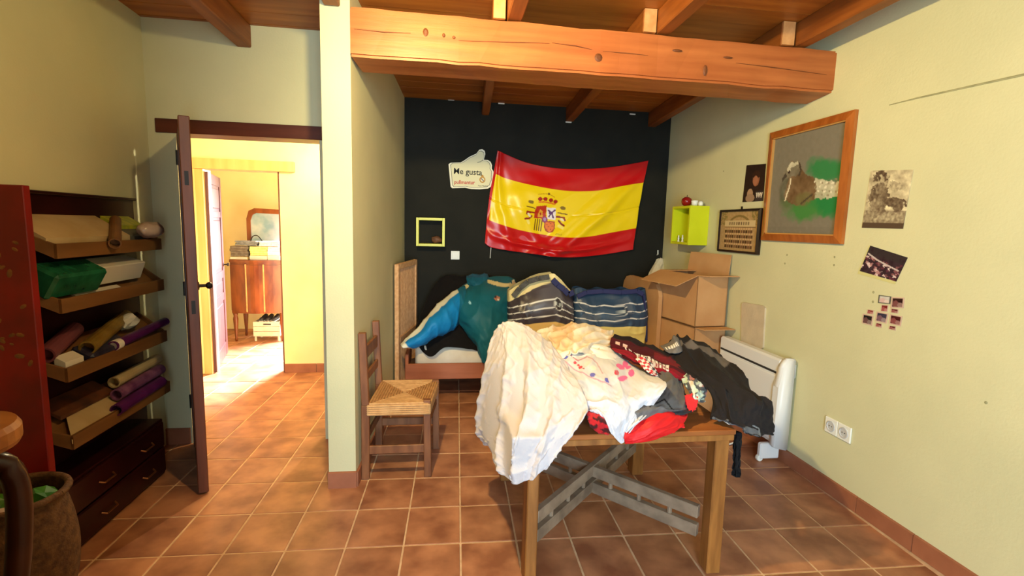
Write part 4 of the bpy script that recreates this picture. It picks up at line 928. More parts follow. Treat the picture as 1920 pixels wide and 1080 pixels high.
# white sheet hanging over the left front corner
def sheet_disp(u, v, px, py):
    k = np.clip(v*1.5, 0, 1)
    d = .026*k*folds(u*1.1-.12*v, v*.22, .12, 13, 2, 1.2)+.006*fbm(u*9, v*9, 3, 4)
    d += .035*np.exp(-((u-.46-.10*np.sin(v*2.2))/.06)**2)*k-.03*np.exp(-((u-.36-.10*np.sin(v*2.2))/.04)**2)*k
    d += .008*folds(u, v, .9, 18, 6, 2.5)+.005*folds(u, v, 2.2, 24, 9, 3)+.004*folds(u, v*.4, .15, 40, 19, 1.5)*k+.0035*folds(u, v, .7, 46, 23, 3)+.003*folds(u, v, 1.9, 52, 27, 3)
    return np.maximum(d, -.008)+.006
sheet = cloth('white_sheet', [
 [(926, 622, 2.62), (938, 609, 2.58), (955, 602, 2.54), (978, 606, 2.52), (1000, 618, 2.48), (1022, 636, 2.44), (1048, 662, 2.36)],
 [(918, 652, 2.56), (938, 638, 2.46), (960, 632, 2.40), (986, 638, 2.34), (1012, 652, 2.28), (1040, 672, 2.22), (1072, 700, 2.14)],
 [(908, 690, 2.52), (930, 682, 2.36), (958, 676, 2.24), (990, 682, 2.16), (1022, 696, 2.10), (1056, 712, 2.04), (1092, 736, 1.96)],
 [(900, 735, 2.52), (922, 730, 2.32), (952, 726, 2.16), (988, 730, 2.06), (1024, 740, 1.98), (1062, 752, 1.92), (1102, 768, 1.86)],
 [(894, 775, 2.54), (914, 778, 2.30), (944, 778, 2.10), (982, 782, 1.96), (1018, 788, 1.88), (1050, 796, 1.83), (1082, 802, 1.81)],
 [(892, 800, 2.54), (910, 814, 2.28), (936, 826, 2.06), (970, 834, 1.90), (1002, 836, 1.82), (1030, 836, 1.80), (1054, 838, 1.80)],
 [(900, 812, 2.50), (914, 834, 2.24), (934, 860, 2.00), (962, 876, 1.86), (990, 876, 1.80), (1016, 868, 1.79), (1038, 862, 1.79)],
 [(910, 822, 2.46), (922, 850, 2.20), (938, 884, 1.96), (962, 903, 1.84), (986, 902, 1.80), (1006, 892, 1.79), (1024, 878, 1.79)]],
 lambda px, py, u, v: base(px, (196, 188, 192))+fbm(px*.03, py*.03, 2, 2)[..., None]*3, M_cloth, 130, 150, .005, sheet_disp)
setp(sheet, 'big crumpled white sheet hanging off the left front corner of the table', 'sheet')
# cream blouse behind
heap('cream_blouse', [[(992, 628, 2.72), (1020, 616, 2.74), (1060, 606, 2.76), (1105, 606, 2.76), (1150, 622, 2.74)],
                      [(1002, 640, 2.62), (1030, 630, 2.58), (1068, 622, 2.58), (1110, 622, 2.6), (1154, 634, 2.64)],
                      [(1022, 656, 2.50), (1046, 648, 2.44), (1076, 642, 2.42), (1114, 642, 2.46), (1150, 646, 2.54)],
                      [(1040, 672, 2.40), (1062, 664, 2.32), (1088, 660, 2.30), (1116, 658, 2.36), (1142, 656, 2.46)]],
     lambda px, py, u, v: np.where((fbm(px*.05, py*.07, 3, 3) > .3)[..., None], np.array([206, 172, 130]), np.array([212, 196, 172])).astype(float), M_cloth, 'crumpled cream frilled blouse at the back of the table heap', 'blouse', 70, 50, .022, 9, freq=14)
# floral white t-shirt
def floral(px, py, u, v):
    c = base(px, (200, 199, 208)); n = fbm(px*.06, py*.06, 6, 3)
    D = lambda m, k: c.__setitem__(m, k)
    for x, y, r, k in [(1060, 667, 5.5, (86, 92, 190)), (1111, 703, 5, (96, 92, 186)), (1139, 713, 5.5, (86, 84, 186)), (1085, 683, 3, (190, 60, 70)), (1078, 678, 3.4, (206, 60, 80)), (1090, 688, 4, (196, 50, 60)), (1096, 692, 2, (150, 50, 60)),
                       (1102, 682, 6, (236, 206, 206)), (1112, 690, 5, (240, 214, 206)), (1150, 712, 9, (246, 206, 220))]: D(disc(px+n*1.5, py, x, y, r, r*.85), k)
    for x, y, rx, ry, a in [(1163, 688, 9, 5, .5), (1172, 683, 5, 6, 0), (1168, 709, 10, 5, -.3), (1184, 700, 6, 5, .6), (1178, 690, 5, 3, 0)]: D(disc(px+n, py+n, x, y, rx, ry, a), (222, 84, 148))
    D(disc(px, py, 1156, 700, 4.6), (198, 50, 70))
    D(stroke(px, py, [(1054, 672), (1076, 692), (1108, 708), (1146, 722)], 1.3), (186, 150, 176)); D(stroke(px, py, [(1062, 660), (1084, 674), (1100, 668)], 1.2), (176, 120, 136)); D(stroke(px, py, [(1096, 664), (1120, 680), (1130, 700)], 1.1), (190, 156, 166))
    return c
ts = cloth('floral_tshirt', [
 [(1042, 655, 2.42), (1070, 650, 2.44), (1104, 652, 2.46), (1136, 650, 2.48), (1168, 668, 2.44), (1196, 688, 2.33), (1222, 700, 2.22)],
 [(1050, 676, 2.30), (1080, 672, 2.26), (1112, 672, 2.26), (1144, 674, 2.28), (1176, 688, 2.24), (1206, 700, 2.13), (1238, 710, 2.05)],
 [(1066, 700, 2.18), (1094, 700, 2.10), (1124, 700, 2.08), (1154, 702, 2.08), (1184, 712, 2.06), (1214, 718, 1.96), (1250, 722, 1.90)],
 [(1082, 724, 2.06), (1108, 726, 1.98), (1136, 728, 1.95), (1164, 732, 1.94), (1190, 738, 1.93), (1216, 742, 1.885), (1240, 740, 1.86)],
 [(1092, 746, 1.96), (1116, 750, 1.91), (1142, 752, 1.88), (1166, 758, 1.87), (1188, 762, 1.87), (1206, 764, 1.87), (1222, 766, 1.88)],
 [(1098, 760, 1.90), (1120, 766, 1.87), (1144, 772, 1.835), (1164, 782, 1.825), (1180, 788, 1.825), (1194, 788, 1.83), (1206, 784, 1.84)],
 [(1104, 768, 1.87), (1124, 774, 1.85), (1142, 790, 1.825), (1156, 806, 1.815), (1168, 812, 1.815), (1180, 806, 1.815), (1192, 796, 1.82)],
 [(1110, 770, 1.865), (1128, 780, 1.84), (1144, 808, 1.82), (1156, 824, 1.81), (1166, 832, 1.81), (1174, 822, 1.81), (1182, 806, 1.815)]],
 floral, M_cloth, 170, 170, .004, lambda u, v, px, py: np.clip((1-u)*5, .15, 1)*np.clip((1-v)*5, .3, 1)*.018*np.clip(v*1.6, .25, 1)*folds(u, v, 1.0, 9, 4, 2.2)+.006*fbm(u*10, v*10, 7, 4))
setp(ts, 'white t-shirt with pink flowers and blue dots lying across the table heap', 't-shirt')
# grey jacket
def grey_col(px, py, u, v):
    c = base(px, (94, 92, 94))+fbm(px*.06, py*.06, 3, 3)[..., None]*4
    c[stroke(px, py, [(1218, 764), (1236, 752), (1246, 748), (1258, 762), (1262, 768)], 1.5)] = (24, 24, 28); c[stroke(px, py, [(1260, 776), (1278, 774), (1296, 770)], 4)] = (38, 42, 52)
    c[stroke(px, py, [(1200, 766), (1222, 758)], 1.4)] = (54, 54, 60); c[stroke(px, py, [(1246, 790), (1268, 780)], 5)] = (56, 60, 68); return c
heap('grey_jacket', [[(1212, 700, 2.18), (1232, 690, 2.2), (1252, 690, 2.2), (1268, 700, 2.2), (1280, 716, 2.16)],
                     [(1220, 724, 2.04), (1240, 718, 2.04), (1260, 718, 2.02), (1276, 728, 2.04), (1286, 742, 2.04)],
                     [(1206, 746, 1.95), (1230, 744, 1.94), (1256, 744, 1.92), (1278, 752, 1.94), (1294, 764, 1.96)],
                     [(1190, 768, 1.86), (1216, 770, 1.86), (1246, 768, 1.87), (1272, 770, 1.89), (1297, 772, 1.92)],
                     [(1186, 788, 1.845), (1206, 794, 1.84), (1232, 788, 1.85), (1258, 780, 1.87), (1280, 776, 1.9)],
                     [(1184, 806, 1.83), (1198, 806, 1.83), (1216, 800, 1.835), (1240, 790, 1.85), (1262, 781, 1.87)]],
     grey_col, M_nylon, 'grey jacket with dark pocket piping bunched on the front of the table', 'jacket', 80, 80, .010, 21)
# maroon fan scarf with white pattern
def scarf_col(px, py, u, v):
    c = base(px, (74, 16, 26)); n = fbm(px*.1, py*.1, 4, 2)
    c[v < .14] = (30, 20, 22); c[(v > .55)] = (126, 22, 34); c[v > .9] = (60, 14, 20)
    r = np.random.RandomState(2)
    for k in range(9):
        uu = .36+k*.045; vv = .60; c[(np.abs(u-uu) < .016) & (np.abs(v-vv) < .13) & ~((np.abs(u-uu) < .006) & (np.abs(v-vv-.04*(k % 3-1)) < .05))] = (232, 222, 220)
    for uu in (.10, .2): c[(np.abs(u-uu) < .03) & (np.abs(v-.33) < .07)] = (232, 196, 196)
    for k in range(10): c[stroke(u, v, [(.2+k*.03, .42+.05*(k % 2)), (.24+k*.03, .52-.04*(k % 3))], .009)] = (226, 216, 214)
    c[(u > .55) & (v > .2) & (v < .42)] = (112, 30, 36)
    return c
heap('football_scarf', [[(1152, 626, 2.66), (1178, 632, 2.62), (1206, 642, 2.58), (1236, 652, 2.52), (1262, 664, 2.46), (1282, 680, 2.38)],
                        [(1144, 640, 2.52), (1172, 648, 2.46), (1202, 660, 2.40), (1234, 670, 2.34), (1264, 682, 2.28), (1290, 696, 2.24)],
                        [(1150, 656, 2.40), (1176, 664, 2.32), (1204, 676, 2.26), (1234, 686, 2.20), (1262, 698, 2.16), (1284, 708, 2.14)],
                        [(1166, 668, 2.34), (1186, 678, 2.26), (1210, 690, 2.20), (1236, 702, 2.14), (1258, 708, 2.12), (1276, 712, 2.12)]],
     scarf_col, M_fleece, 'maroon scarf with white woven lettering in the middle of the table heap', 'scarf', 120, 60, .010, 5)
# check fringe strip
heap('checked_cloth', [[(1192, 672, 2.24), (1206, 668, 2.26), (1218, 674, 2.26)], [(1206, 688, 2.14), (1220, 686, 2.15), (1230, 694, 2.16)], [(1222, 700, 2.08), (1232, 704, 2.09), (1238, 712, 2.1)]],
     lambda px, py, u, v: np.where((((u*5).astype(int)+(v*8).astype(int)) % 2 == 0)[..., None], np.array([226, 216, 216]), np.where((u > .5)[..., None], np.array([36, 26, 30]), np.array([190, 30, 44]))).astype(float), M_cloth, 'black, red and white checked cloth strip beside the maroon scarf', 'cloth', 40, 50, .005, 8)
# patterned mint cloth
def mint_col(px, py, u, v):
    c = base(px, (70, 72, 76)); n = fbm(px*.16, py*.16, 31, 3); c[n > .2] = (186, 206, 192); c[n < -.75] = (196, 120, 110); c[(u > .2) & (u < .34) & (v > .3)] = (232, 216, 206); c[disc(px, py, 1314, 722, 3)] = (226, 226, 220); return c
heap('patterned_cloth', [[(1276, 704, 2.16), (1292, 698, 2.2), (1310, 704, 2.2), (1322, 714, 2.18)], [(1282, 718, 2.08), (1298, 714, 2.08), (1314, 718, 2.08), (1326, 728, 2.1)], [(1290, 732, 2.02), (1302, 730, 2.0), (1314, 734, 2.0), (1324, 742, 2.02)], [(1296, 746, 1.97), (1304, 748, 1.95), (1312, 750, 1.95), (1320, 754, 1.96)]],
     mint_col, M_cloth, 'small grey and mint patterned cloth tucked beside the black jacket', 'cloth', 40, 40, .008, 11)
heap('red_cloth', [[(1282, 742, 2.0), (1294, 738, 1.99), (1308, 738, 1.98)], [(1286, 756, 1.95), (1296, 755, 1.94), (1309, 752, 1.94)], [(1292, 770, 1.92), (1299, 770, 1.915), (1306, 764, 1.92)]],
     lambda px, py, u, v: base(px, (214, 34, 40)), M_cloth, 'small scrap of red cloth between the grey and black jackets', 'cloth', 20, 20, .005, 2)
# black jacket with grey trim
def bj_col(px, py, u, v):
    c = base(px, (37, 33, 34))
    c[stroke(px, py, [(1262, 652), (1290, 646), (1318, 652), (1344, 666), (1362, 680)], 5)] = (104, 98, 98)
    c[stroke(px, py, [(1338, 786), (1372, 798), (1402, 804), (1424, 812)], 2.4)] = (92, 94, 100)
    c[stroke(px, py, [(1424, 812), (1428, 806), (1416, 800)], 1.6)] = (120, 122, 126)
    return c
bj = heap('black_jacket', [[(1240, 652, 2.58), (1266, 632, 2.62), (1300, 634, 2.62), (1330, 646, 2.58), (1352, 662, 2.5), (1362, 678, 2.44)],
                      [(1252, 664, 2.44), (1280, 660, 2.42), (1312, 660, 2.40), (1342, 670, 2.36), (1366, 684, 2.3), (1384, 698, 2.26)],
                      [(1268, 684, 2.28), (1294, 684, 2.24), (1324, 686, 2.20), (1354, 694, 2.16), (1384, 708, 2.12), (1406, 720, 2.10)],
                      [(1296, 704, 2.14), (1318, 706, 2.08), (1346, 712, 2.04), (1376, 720, 2.02), (1404, 732, 1.99), (1428, 740, 1.98)],
                      [(1324, 730, 2.02), (1342, 732, 1.96), (1370, 738, 1.93), (1398, 744, 1.90), (1424, 756, 1.88), (1446, 764, 1.90)],
                      [(1332, 760, 1.96), (1350, 762, 1.90), (1378, 766, 1.86), (1404, 772, 1.84), (1430, 780, 1.84), (1455, 786, 1.88)],
                      [(1330, 780, 1.92), (1354, 786, 1.87), (1380, 794, 1.83), (1404, 799, 1.82), (1430, 804, 1.83), (1454, 806, 1.88)],
                      [(1334, 786, 1.91), (1356, 793, 1.87), (1380, 800, 1.84), (1404, 808, 1.83), (1428, 816, 1.84), (1452, 816, 1.88)]],
     bj_col, M_fleece, 'black fleece jacket with grey trim sliding off the right end of the table', 'jacket', 110, 110, .026, 17, freq=7, ang=-.5)
cloth('grey_collar', [[(1238, 648, 2.56), (1256, 640, 2.55), (1263, 628, 2.56), (1276, 640, 2.56)], [(1246, 656, 2.48), (1262, 652, 2.45), (1272, 648, 2.45), (1280, 650, 2.48)], [(1254, 662, 2.44), (1266, 662, 2.41), (1276, 660, 2.41), (1284, 656, 2.44)]],
      lambda px, py, u, v: np.where(((np.abs(v-.42) < .13) & (u > .08) & (u < .75) & ((u*26).astype(int) % 3 != 0))[..., None], np.array([226, 222, 218]), np.array([104, 100, 100])).astype(float), M_nylon, 60, 26, .006, lambda u, v, px, py: .003*fbm(u*9, v*5, 2, 2), bj)
cloth('hanging_sleeve', [[(1376, 812, 1.93), (1382, 812, 1.91), (1392, 812, 1.93)], [(1375, 840, 1.93), (1382, 842, 1.90), (1390, 842, 1.93)], [(1375, 868, 1.93), (1381, 870, 1.90), (1388, 868, 1.93)], [(1376, 893, 1.93), (1380, 895, 1.91), (1384, 890, 1.93)]],
      (26, 25, 28), M_fleece, 14, 30, .02, lambda u, v, px, py: .006*fbm(u*6, v*12, 2, 3), bj)

# ================================================================== TRAY BOOKCASE AT LEFT
KF, KB = -1.60, -1.785
t = empty('tray_bookcase', (-1.7, 2.7, 0), 'dark maroon bookcase with slanted brown trays against the left wall', 'bookcase')
obj('back_panel', box(B(), (KB-.012, 2.20, .02), (KB, 3.20, 1.60), .002), M_maroon, t)
bm = B(); box(bm, (KB, 2.165, .0), (KF+.01, 2.20, 1.605), .003); sp = obj('side_panel', bm, M_red, t); sp['label'] = 'red lacquered side with faded gold flowers'
rg = random.Random(8); bm = B()
for k in range(26):
    zc = rg.choice([.95, 1.02, 1.1, 1.3, 1.38]); x = rg.uniform(KB+.02, KF-.02); z = zc+rg.uniform(-.05, .05); rad = rg.uniform(.008, .02)
    lathe(bm, [(rad, 0), (rad*.5, .0015)], (0, 0, 0), 7, Matrix.Translation((x, 2.165, z)) @ Matrix.Rotation(math.pi/2, 4, 'X') @ Matrix.Rotation(rg.random()*3, 4, 'Z') @ Matrix.Diagonal((1, .55, 1, 1)))
setp(obj('gold_motif', bm, M_goldp, sp), kind='stuff')
for z in (1.345, 1.112, .812, .508):
    bm = B(); hexa(bm, [(KF, 2.31, z-.03), (KF, 3.08, z-.03), (KB, 3.17, z+.085), (KB, 2.24, z+.085), (KF, 2.31, z-.012), (KF, 3.08, z-.012), (KB, 3.17, z+.10), (KB, 2.24, z+.10)])
    tr = obj('tray', bm, M_tray, t)
    obj('tray_lip', hexa(B(), [(KF-.002, 2.305, z-.032), (KF-.002, 3.085, z-.032), (KF+.012, 3.085, z-.032), (KF+.012, 2.305, z-.032), (KF-.002, 2.305, z+.03), (KF-.002, 3.085, z+.03), (KF+.012, 3.085, z+.03), (KF+.012, 2.305, z+.03)]), M_tray, tr)
    for ya, yb2 in ((2.31, 2.24), (3.08, 3.17)):
        obj('tray_end', hexa(B(), [(KF, ya-.006, z-.03), (KF, ya+.006, z-.03), (KB, yb2+.006, z+.085), (KB, yb2-.006, z+.085), (KF, ya-.006, z+.03), (KF, ya+.006, z+.03), (KB, yb2+.006, z+.125), (KB, yb2-.006, z+.125)]), M_tray, tr)
obj('drawer_case', box(B(), (KB, 2.20, 0), (KF-.012, 3.03, .33), .004), M_maroon, t)
for z0, z1 in ((.02, .165), (.175, .32)):
    dr_ = obj('drawer_front', box(B(), (KF-.012, 2.225, z0), (KF+.004, 3.01, z1), .006), M_maroon, t)
    for yy in (2.45, 2.78): bm = B(); tube(bm, [(KF+.004, yy, (z0+z1)/2), (KF+.022, yy+.01, (z0+z1)/2-.01), (KF+.022, yy+.09, (z0+z1)/2-.01), (KF+.004, yy+.1, (z0+z1)/2)], .005, 6); obj('drawer_pull', bm, mat('worn_brass', (150, 96, 60), rough=.3, metal=.8), dr_)
obj('cornice', box(B(), (KB-.003, 2.2, 1.585), (KB+.02, 3.20, 1.60), .003), M_maroon, t)
# things on the trays; a point on the tray plane: y along, f from front (0) to back (1)
def on_tray(z, y, f, h=0): return Vector((KF+(KB-KF)*f, y, z-.010+.112*f+h))
def sheetm(name, z, y0, y1, f0, f1, h0, h1, m, label, cat, group=None, skew=0):
    bm = B(); hexa(bm, [on_tray(z, y0, f0, h0), on_tray(z, y1, f0, h0), on_tray(z, y1+skew, f1, h0), on_tray(z, y0+skew, f1, h0), on_tray(z, y0, f0, h1), on_tray(z, y1, f0, h1), on_tray(z, y1+skew, f1, h1), on_tray(z, y0+skew, f1, h1)])
    return setp(obj(name, bm, m), label, cat, group)
def roll(name, p, q, r, m, label, cat='paper roll', label_part=None, hollow=True):
    p = Vector(p); q = Vector(q); d = (q-p); L_ = d.length; Mq = Matrix.Translation(p) @ d.to_track_quat('Z', 'Y').to_matrix().to_4x4()
    bm = B(); lathe(bm, [(r*.75, .04), (r*.78, 0), (r, 0), (r, L_), (r*.78, L_), (r*.75, L_-.04)], (0, 0, 0), 16, Mq); o = setp(obj(name, bm, m, None, False), label, cat)
    if label_part: bm = B(); lathe(bm, [(r+.001, L_*label_part[0]), (r+.002, L_*label_part[0]+.002), (r+.002, L_*label_part[1]), (r+.001, L_*label_part[1]+.002)], (0, 0, 0), 16, Mq); obj('paper_band', bm, M_tape, o)
    return o
z = 1.345
sheetm('paper_stack', z, 2.30, 2.86, .12, .98, .002, .05, M_paper, 'stack of large cream sheets on the top tray', 'paper')
sheetm('grey_folder', z, 2.80, 3.05, .25, .95, .002, .028, mat('grey_card', (96, 94, 84), rough=.7), 'thin dark grey folder beside the cream sheets on the top tray', 'folder')
sheetm('yellow_packet', z, 2.90, 3.14, .55, .98, .03, .05, mat('yellow_green_print', (196, 190, 50), (150, 160, 60), 30, .4), 'yellow-green shiny packet at the right end of the top tray', 'packet')
roll('cardboard_tube', on_tray(z, 2.62, -.25, .058), on_tray(z, 2.95, .75, .055), .026, M_tray, 'brown cardboard tube sticking out of the top tray')
bm = B(); bmesh.ops.create_icosphere(bm, subdivisions=3, radius=.07, matrix=Matrix.Translation((KF+.015, 2.98, 1.425)) @ Matrix.Diagonal((.75, 1.35, .62, 1)))
for vv in bm.verts: n_ = math.sin(vv.co.y*70+vv.co.z*40)*math.sin(vv.co.x*90+1)*.006; vv.co += vv.co.normalized()*0+Vector((n_, n_*.5, n_))
setp(obj('wrapped_bundle', bm, M_clear, None, True), 'pinkish bundle in clear wrap at the right end of the top tray', 'bundle')
z = 1.112
bm = B(); box(bm, (-.06, -.16, 0), (.06, .16, .12), .012, Matrix.Translation(on_tray(z, 2.44, .45, .012)) @ Matrix.Rotation(.5, 4, 'Y'))
o = setp(obj('green_packet', bm, M_teal), 'glossy green wrapped packet at the left of the second tray', 'packet'); obj('packet_label', box(B(), (-.02, -.08, 0), (.02, .02, .002), 0, Matrix.Translation(on_tray(z, 2.44, .1, .11)) @ Matrix.Rotation(.9, 4, 'Y')), M_tape, o)
bm = B(); box(bm, (-.05, -.17, 0), (.06, .17, .095), .004, Matrix.Translation(on_tray(z, 2.80, .55, .018)) @ Matrix.Rotation(.35, 4, 'Y')); o = setp(obj('white_carton', bm, M_paperw), 'flat white carton lying on the second tray', 'carton'); obj('lid_flap', box(B(), (-.052, -.10, .03), (-.049, .165, .092), 0, Matrix.Translation(on_tray(z, 2.82, .55, .018)) @ Matrix.Rotation(.35, 4, 'Y')), M_paper, o)
sheetm('white_leaflet', z, 2.46, 2.78, .04, .30, .002, .012, M_paperw, 'white leaflet at the front edge of the second tray', 'leaflet')
z = .812
roll('gold_paper_roll', on_tray(z, 2.48, .1, .075), on_tray(z, 2.98, .75, .06), .034, M_goldf, 'gold wrapping paper roll on the third tray')
roll('dusky_paper_roll', on_tray(z, 2.30, .35, .06), on_tray(z, 2.62, .85, .05), .036, mat('dusky_pink_paper', (112, 58, 66), rough=.6), 'dusky pink paper roll at the left of the third tray')
roll('purple_paper_roll', on_tray(z, 2.62, -.02, .062), on_tray(z, 3.14, .12, .068), .024, M_pur, 'purple foil paper roll with a white band on the third tray', label_part=(.02, .10))
sheetm('white_note_block', z, 2.32, 2.43, .02, .25, .002, .06, M_paperw, 'white paper block at the left front of the third tray', 'note block')
bm = B(); box(bm, (-.05, -.13, 0), (.05, .16, .045), .012, Matrix.Translation(on_tray(z, 2.60, .28, .006)) @ Matrix.Rotation(.5, 4, 'Y')); setp(obj('dark_blue_packet', bm, mat('midnight_foil', (30, 28, 46), (54, 52, 70), 25, .3)), 'dark blue packet under the purple roll on the third tray', 'packet')
bm = B(); bmesh.ops.create_icosphere(bm, subdivisions=2, radius=.05, matrix=Matrix.Translation(on_tray(z, 2.92, .5, .07)) @ Matrix.Diagonal((.8, 1.5, .9, 1)))
for vv in bm.verts: vv.co += Vector((math.sin(vv.co.y*80), math.sin(vv.co.z*90), math.sin(vv.co.x*70+vv.co.y*60)))*.007
setp(obj('crumpled_paper', bm, M_paperw), 'crumpled white paper behind the purple roll', 'paper')
z = .508
sheetm('kraft_envelope', z, 2.30, 2.78, -.05, .65, .012, .03, M_paper, 'large tan envelope slanting on the bottom tray', 'envelope', None, .16)
sheetm('magazine', z, 2.38, 2.74, .45, .95, .034, .05, mat('dark_cover', (60, 40, 32), (104, 62, 40), 12, .3), 'dark magazine lying behind the tan envelope on the bottom tray', 'magazine')
for i, (yy, ff, hh, mm, lb) in enumerate([(2.72, -.05, .05, M_pur, 'purple patterned paper roll lowest at the front of the bottom tray'), (2.80, .18, .075, mat('mauve_print', (132, 84, 120), (92, 46, 88), 16, .5), 'mauve patterned paper roll in the middle of the bottom tray'), (2.86, .42, .095, M_paper, 'pale paper roll at the back right of the bottom tray')]):
    roll('patterned_paper_roll', on_tray(z, yy-.12, ff, hh), on_tray(z, yy+.30, ff+.06, hh+.005), .03, mm, lb)
# ================================================================== FURNITURE AT THE BOTTOM LEFT CORNER
SX, SY = -1.40, 1.55
t = empty('round_table', (SX, SY, 0), 'small round honey-topped table with dark curved legs at the bottom left corner', 'table')
bm = B(); lathe(bm, [(.02, .805), (.135, .805), (.155, .815), (.162, .83), (.162, .865), (.152, .882), (.02, .885)], (SX, SY, 0), 36); obj('table_top', bm, M_stool, t, False)
bm = B(); lathe(bm, [(.05, .3), (.035, .4), (.045, .55), (.03, .66), (.05, .76), (.08, .806)], (SX, SY, 0), 20); obj('pedestal', bm, M_scroll, t, True)
for k, an in enumerate((1.0, 3.1, 5.2)):
    c_, s_ = math.cos(an), math.sin(an); pts = crom([(SX+c_*r, SY+s_*r, zz) for r, zz in [(.02, .66), (.07, .745), (.12, .73), (.145, .63), (.135, .45), (.11, .25), (.12, .1), (.15, .02)]], 28)
    bm = B(); tube(bm, list(pts), [.022+.012*math.sin(i/27*3.14) for i in range(28)], 10); obj('leg', bm, M_scroll, t, True)
BX, BYy = -1.56, 1.95
t = empty('wicker_basket', (BX, BYy, 0), 'round brown wicker basket holding green wrapped things, bottom left corner', 'basket')
u2, v2 = np.meshgrid(np.linspace(0, 2*np.pi, 72, endpoint=False), np.linspace(0, 1, 40))
rad = .125+.05*np.sin(np.pi*np.clip(v2*.8+.1, 0, 1))+.0035*np.sin(u2*36)*np.where((v2*26).astype(int) % 2, 1, -1)
BX2 = -1.56; BYy = 1.95
P = np.stack([BX2+rad*np.cos(u2), BYy+rad*np.sin(u2), .002+v2*.46], -1)
o = grid_mesh('basket_body', P, None, M_wicker, t, 0, True, True)
bm = B(); lathe(bm, [(.01, .01), (.12, .01), (.01, .012)], (BX2, BYy, 0), 24); obj('basket_base', bm, M_wicker, t)
bm = B(); tube(bm, [(BX2+.155*math.cos(a_*2*math.pi/30), BYy+.155*math.sin(a_*2*math.pi/30), .465) for a_ in range(31)], .013, 8, False); obj('rim', bm, M_wicker, t, True)
bm = B(); lathe(bm, [(.01, .32), (.14, .32), (.135, .35), (.01, .36)], (BX2, BYy, 0), 20); setp(obj('dark_cloth', bm, mat('brown_cloth', (52, 30, 20), rough=.9)), 'dark brown cloth filling the wicker basket', 'cloth')
for k, (dx, dy, dz, sc, m_, lb) in enumerate([(.06, .03, .425, .06, M_greenp, 'bright green crinkled packet on the right in the wicker basket'), (-.06, .0, .42, .055, M_greenp, 'green crinkled packet on the left in the wicker basket'), (0, -.08, .41, .045, M_clear, 'clear crinkled wrap at the front of the wicker basket')]):
    bm = B(); bmesh.ops.create_icosphere(bm, subdivisions=2, radius=sc, matrix=Matrix.Translation((BX2+dx, BYy+dy, dz)) @ Matrix.Diagonal((1.1, .9, .8, 1)))
    for vv in bm.verts: vv.co += Vector((math.sin(vv.co.y*110), math.sin(vv.co.z*90), math.sin(vv.co.x*100)))*.008
    setp(obj('crinkled_packet', bm, m_), lb, 'packet', 'packets in the wicker basket')

# ================================================================== BEDROOM THINGS
DX0, DX1, DY = -2.53, -1.93, 6.30
t = empty('walnut_dresser', ((DX0+DX1)/2, DY+.2, 0), 'walnut dresser with curved front and mirror, seen through the doorway', 'dresser')
prof = crom([(DX0, DY+.06), (DX0+.15, DY+.01), ((DX0+DX1)/2, DY-.02), (DX1-.15, DY+.01), (DX1, DY+.06)], 13)
bm = B(); prism(bm, [Vector((x, y, .36)) for x, y in prof]+[Vector((DX1, DY+.45, .36)), Vector((DX0, DY+.45, .36))], (0, 0, .62)); obj('carcass', bm, M_dres, t)
bm = B(); prism(bm, [Vector((x, y-.02, .98)) for x, y in prof]+[Vector((DX1+.015, DY+.46, .98)), Vector((DX0-.015, DY+.46, .98))], (0, 0, .03)); obj('dresser_top', bm, M_dres, t)
for i in range(3):
    a, b = prof[i*4], prof[i*4+4]; bm = B(); P = [Vector((prof[i*4+k][0], prof[i*4+k][1]-.008, .39)) for k in range(5)]
    for P0, P1 in zip(P, P[1:]): hexa(bm, [P0, P1, P1+Vector((0, .01, 0)), P0+Vector((0, .01, 0)), P0+Vector((0, 0, .56)), P1+Vector((0, 0, .56)), P1+Vector((0, .01, .56)), P0+Vector((0, .01, .56))])
    obj('door_panel', bm, M_dres, t)
    if i: bm = B(); box(bm, (a[0]-.008, a[1]-.014, .38), (a[0]+.008, a[1]-.004, .96), .002); obj('moulding', bm, M_cut, t)
for x, y in ((DX0+.03, DY+.08), (DX1-.03, DY+.08), (DX0+.03, DY+.4), (DX1-.03, DY+.4)): bm = B(); lathe(bm, [(.014, 0), (.018, .03), (.014, .05), (.03, .28), (.022, .32), (.034, .36)], (x, y, 0), 12); obj('leg', bm, M_dres, t, True)
MX0, MX1, MY = -2.45, -1.915, DY+.40
mo = [(MX0, 1.0), (MX0, 1.50), (MX0+.03, 1.60), (MX0+.10, 1.635), (MX1-.10, 1.625), (MX1-.03, 1.59), (MX1, 1.50), (MX1, 1.0)]
bm = B(); mi = [(MX0+.05, 1.05), (MX0+.05, 1.48), (MX0+.075, 1.55), (MX0+.12, 1.575), (MX1-.12, 1.565), (MX1-.075, 1.54), (MX1-.05, 1.48), (MX1-.05, 1.05)]
for i in range(8):
    j = (i+1) % 8; hexa(bm, [(mo[i][0], MY, mo[i][1]), (mo[j][0], MY, mo[j][1]), (mi[j][0], MY, mi[j][1]), (mi[i][0], MY, mi[i][1]), (mo[i][0], MY+.03, mo[i][1]), (mo[j][0], MY+.03, mo[j][1]), (mi[j][0], MY+.03, mi[j][1]), (mi[i][0], MY+.03, mi[i][1])])
obj('mirror_frame', bm, M_dres, t)
bm = B(); prism(bm, [Vector((x, MY+.012, z_)) for x, z_ in mi], (0, .004, 0)); obj('mirror', bm, M_mirror, t)
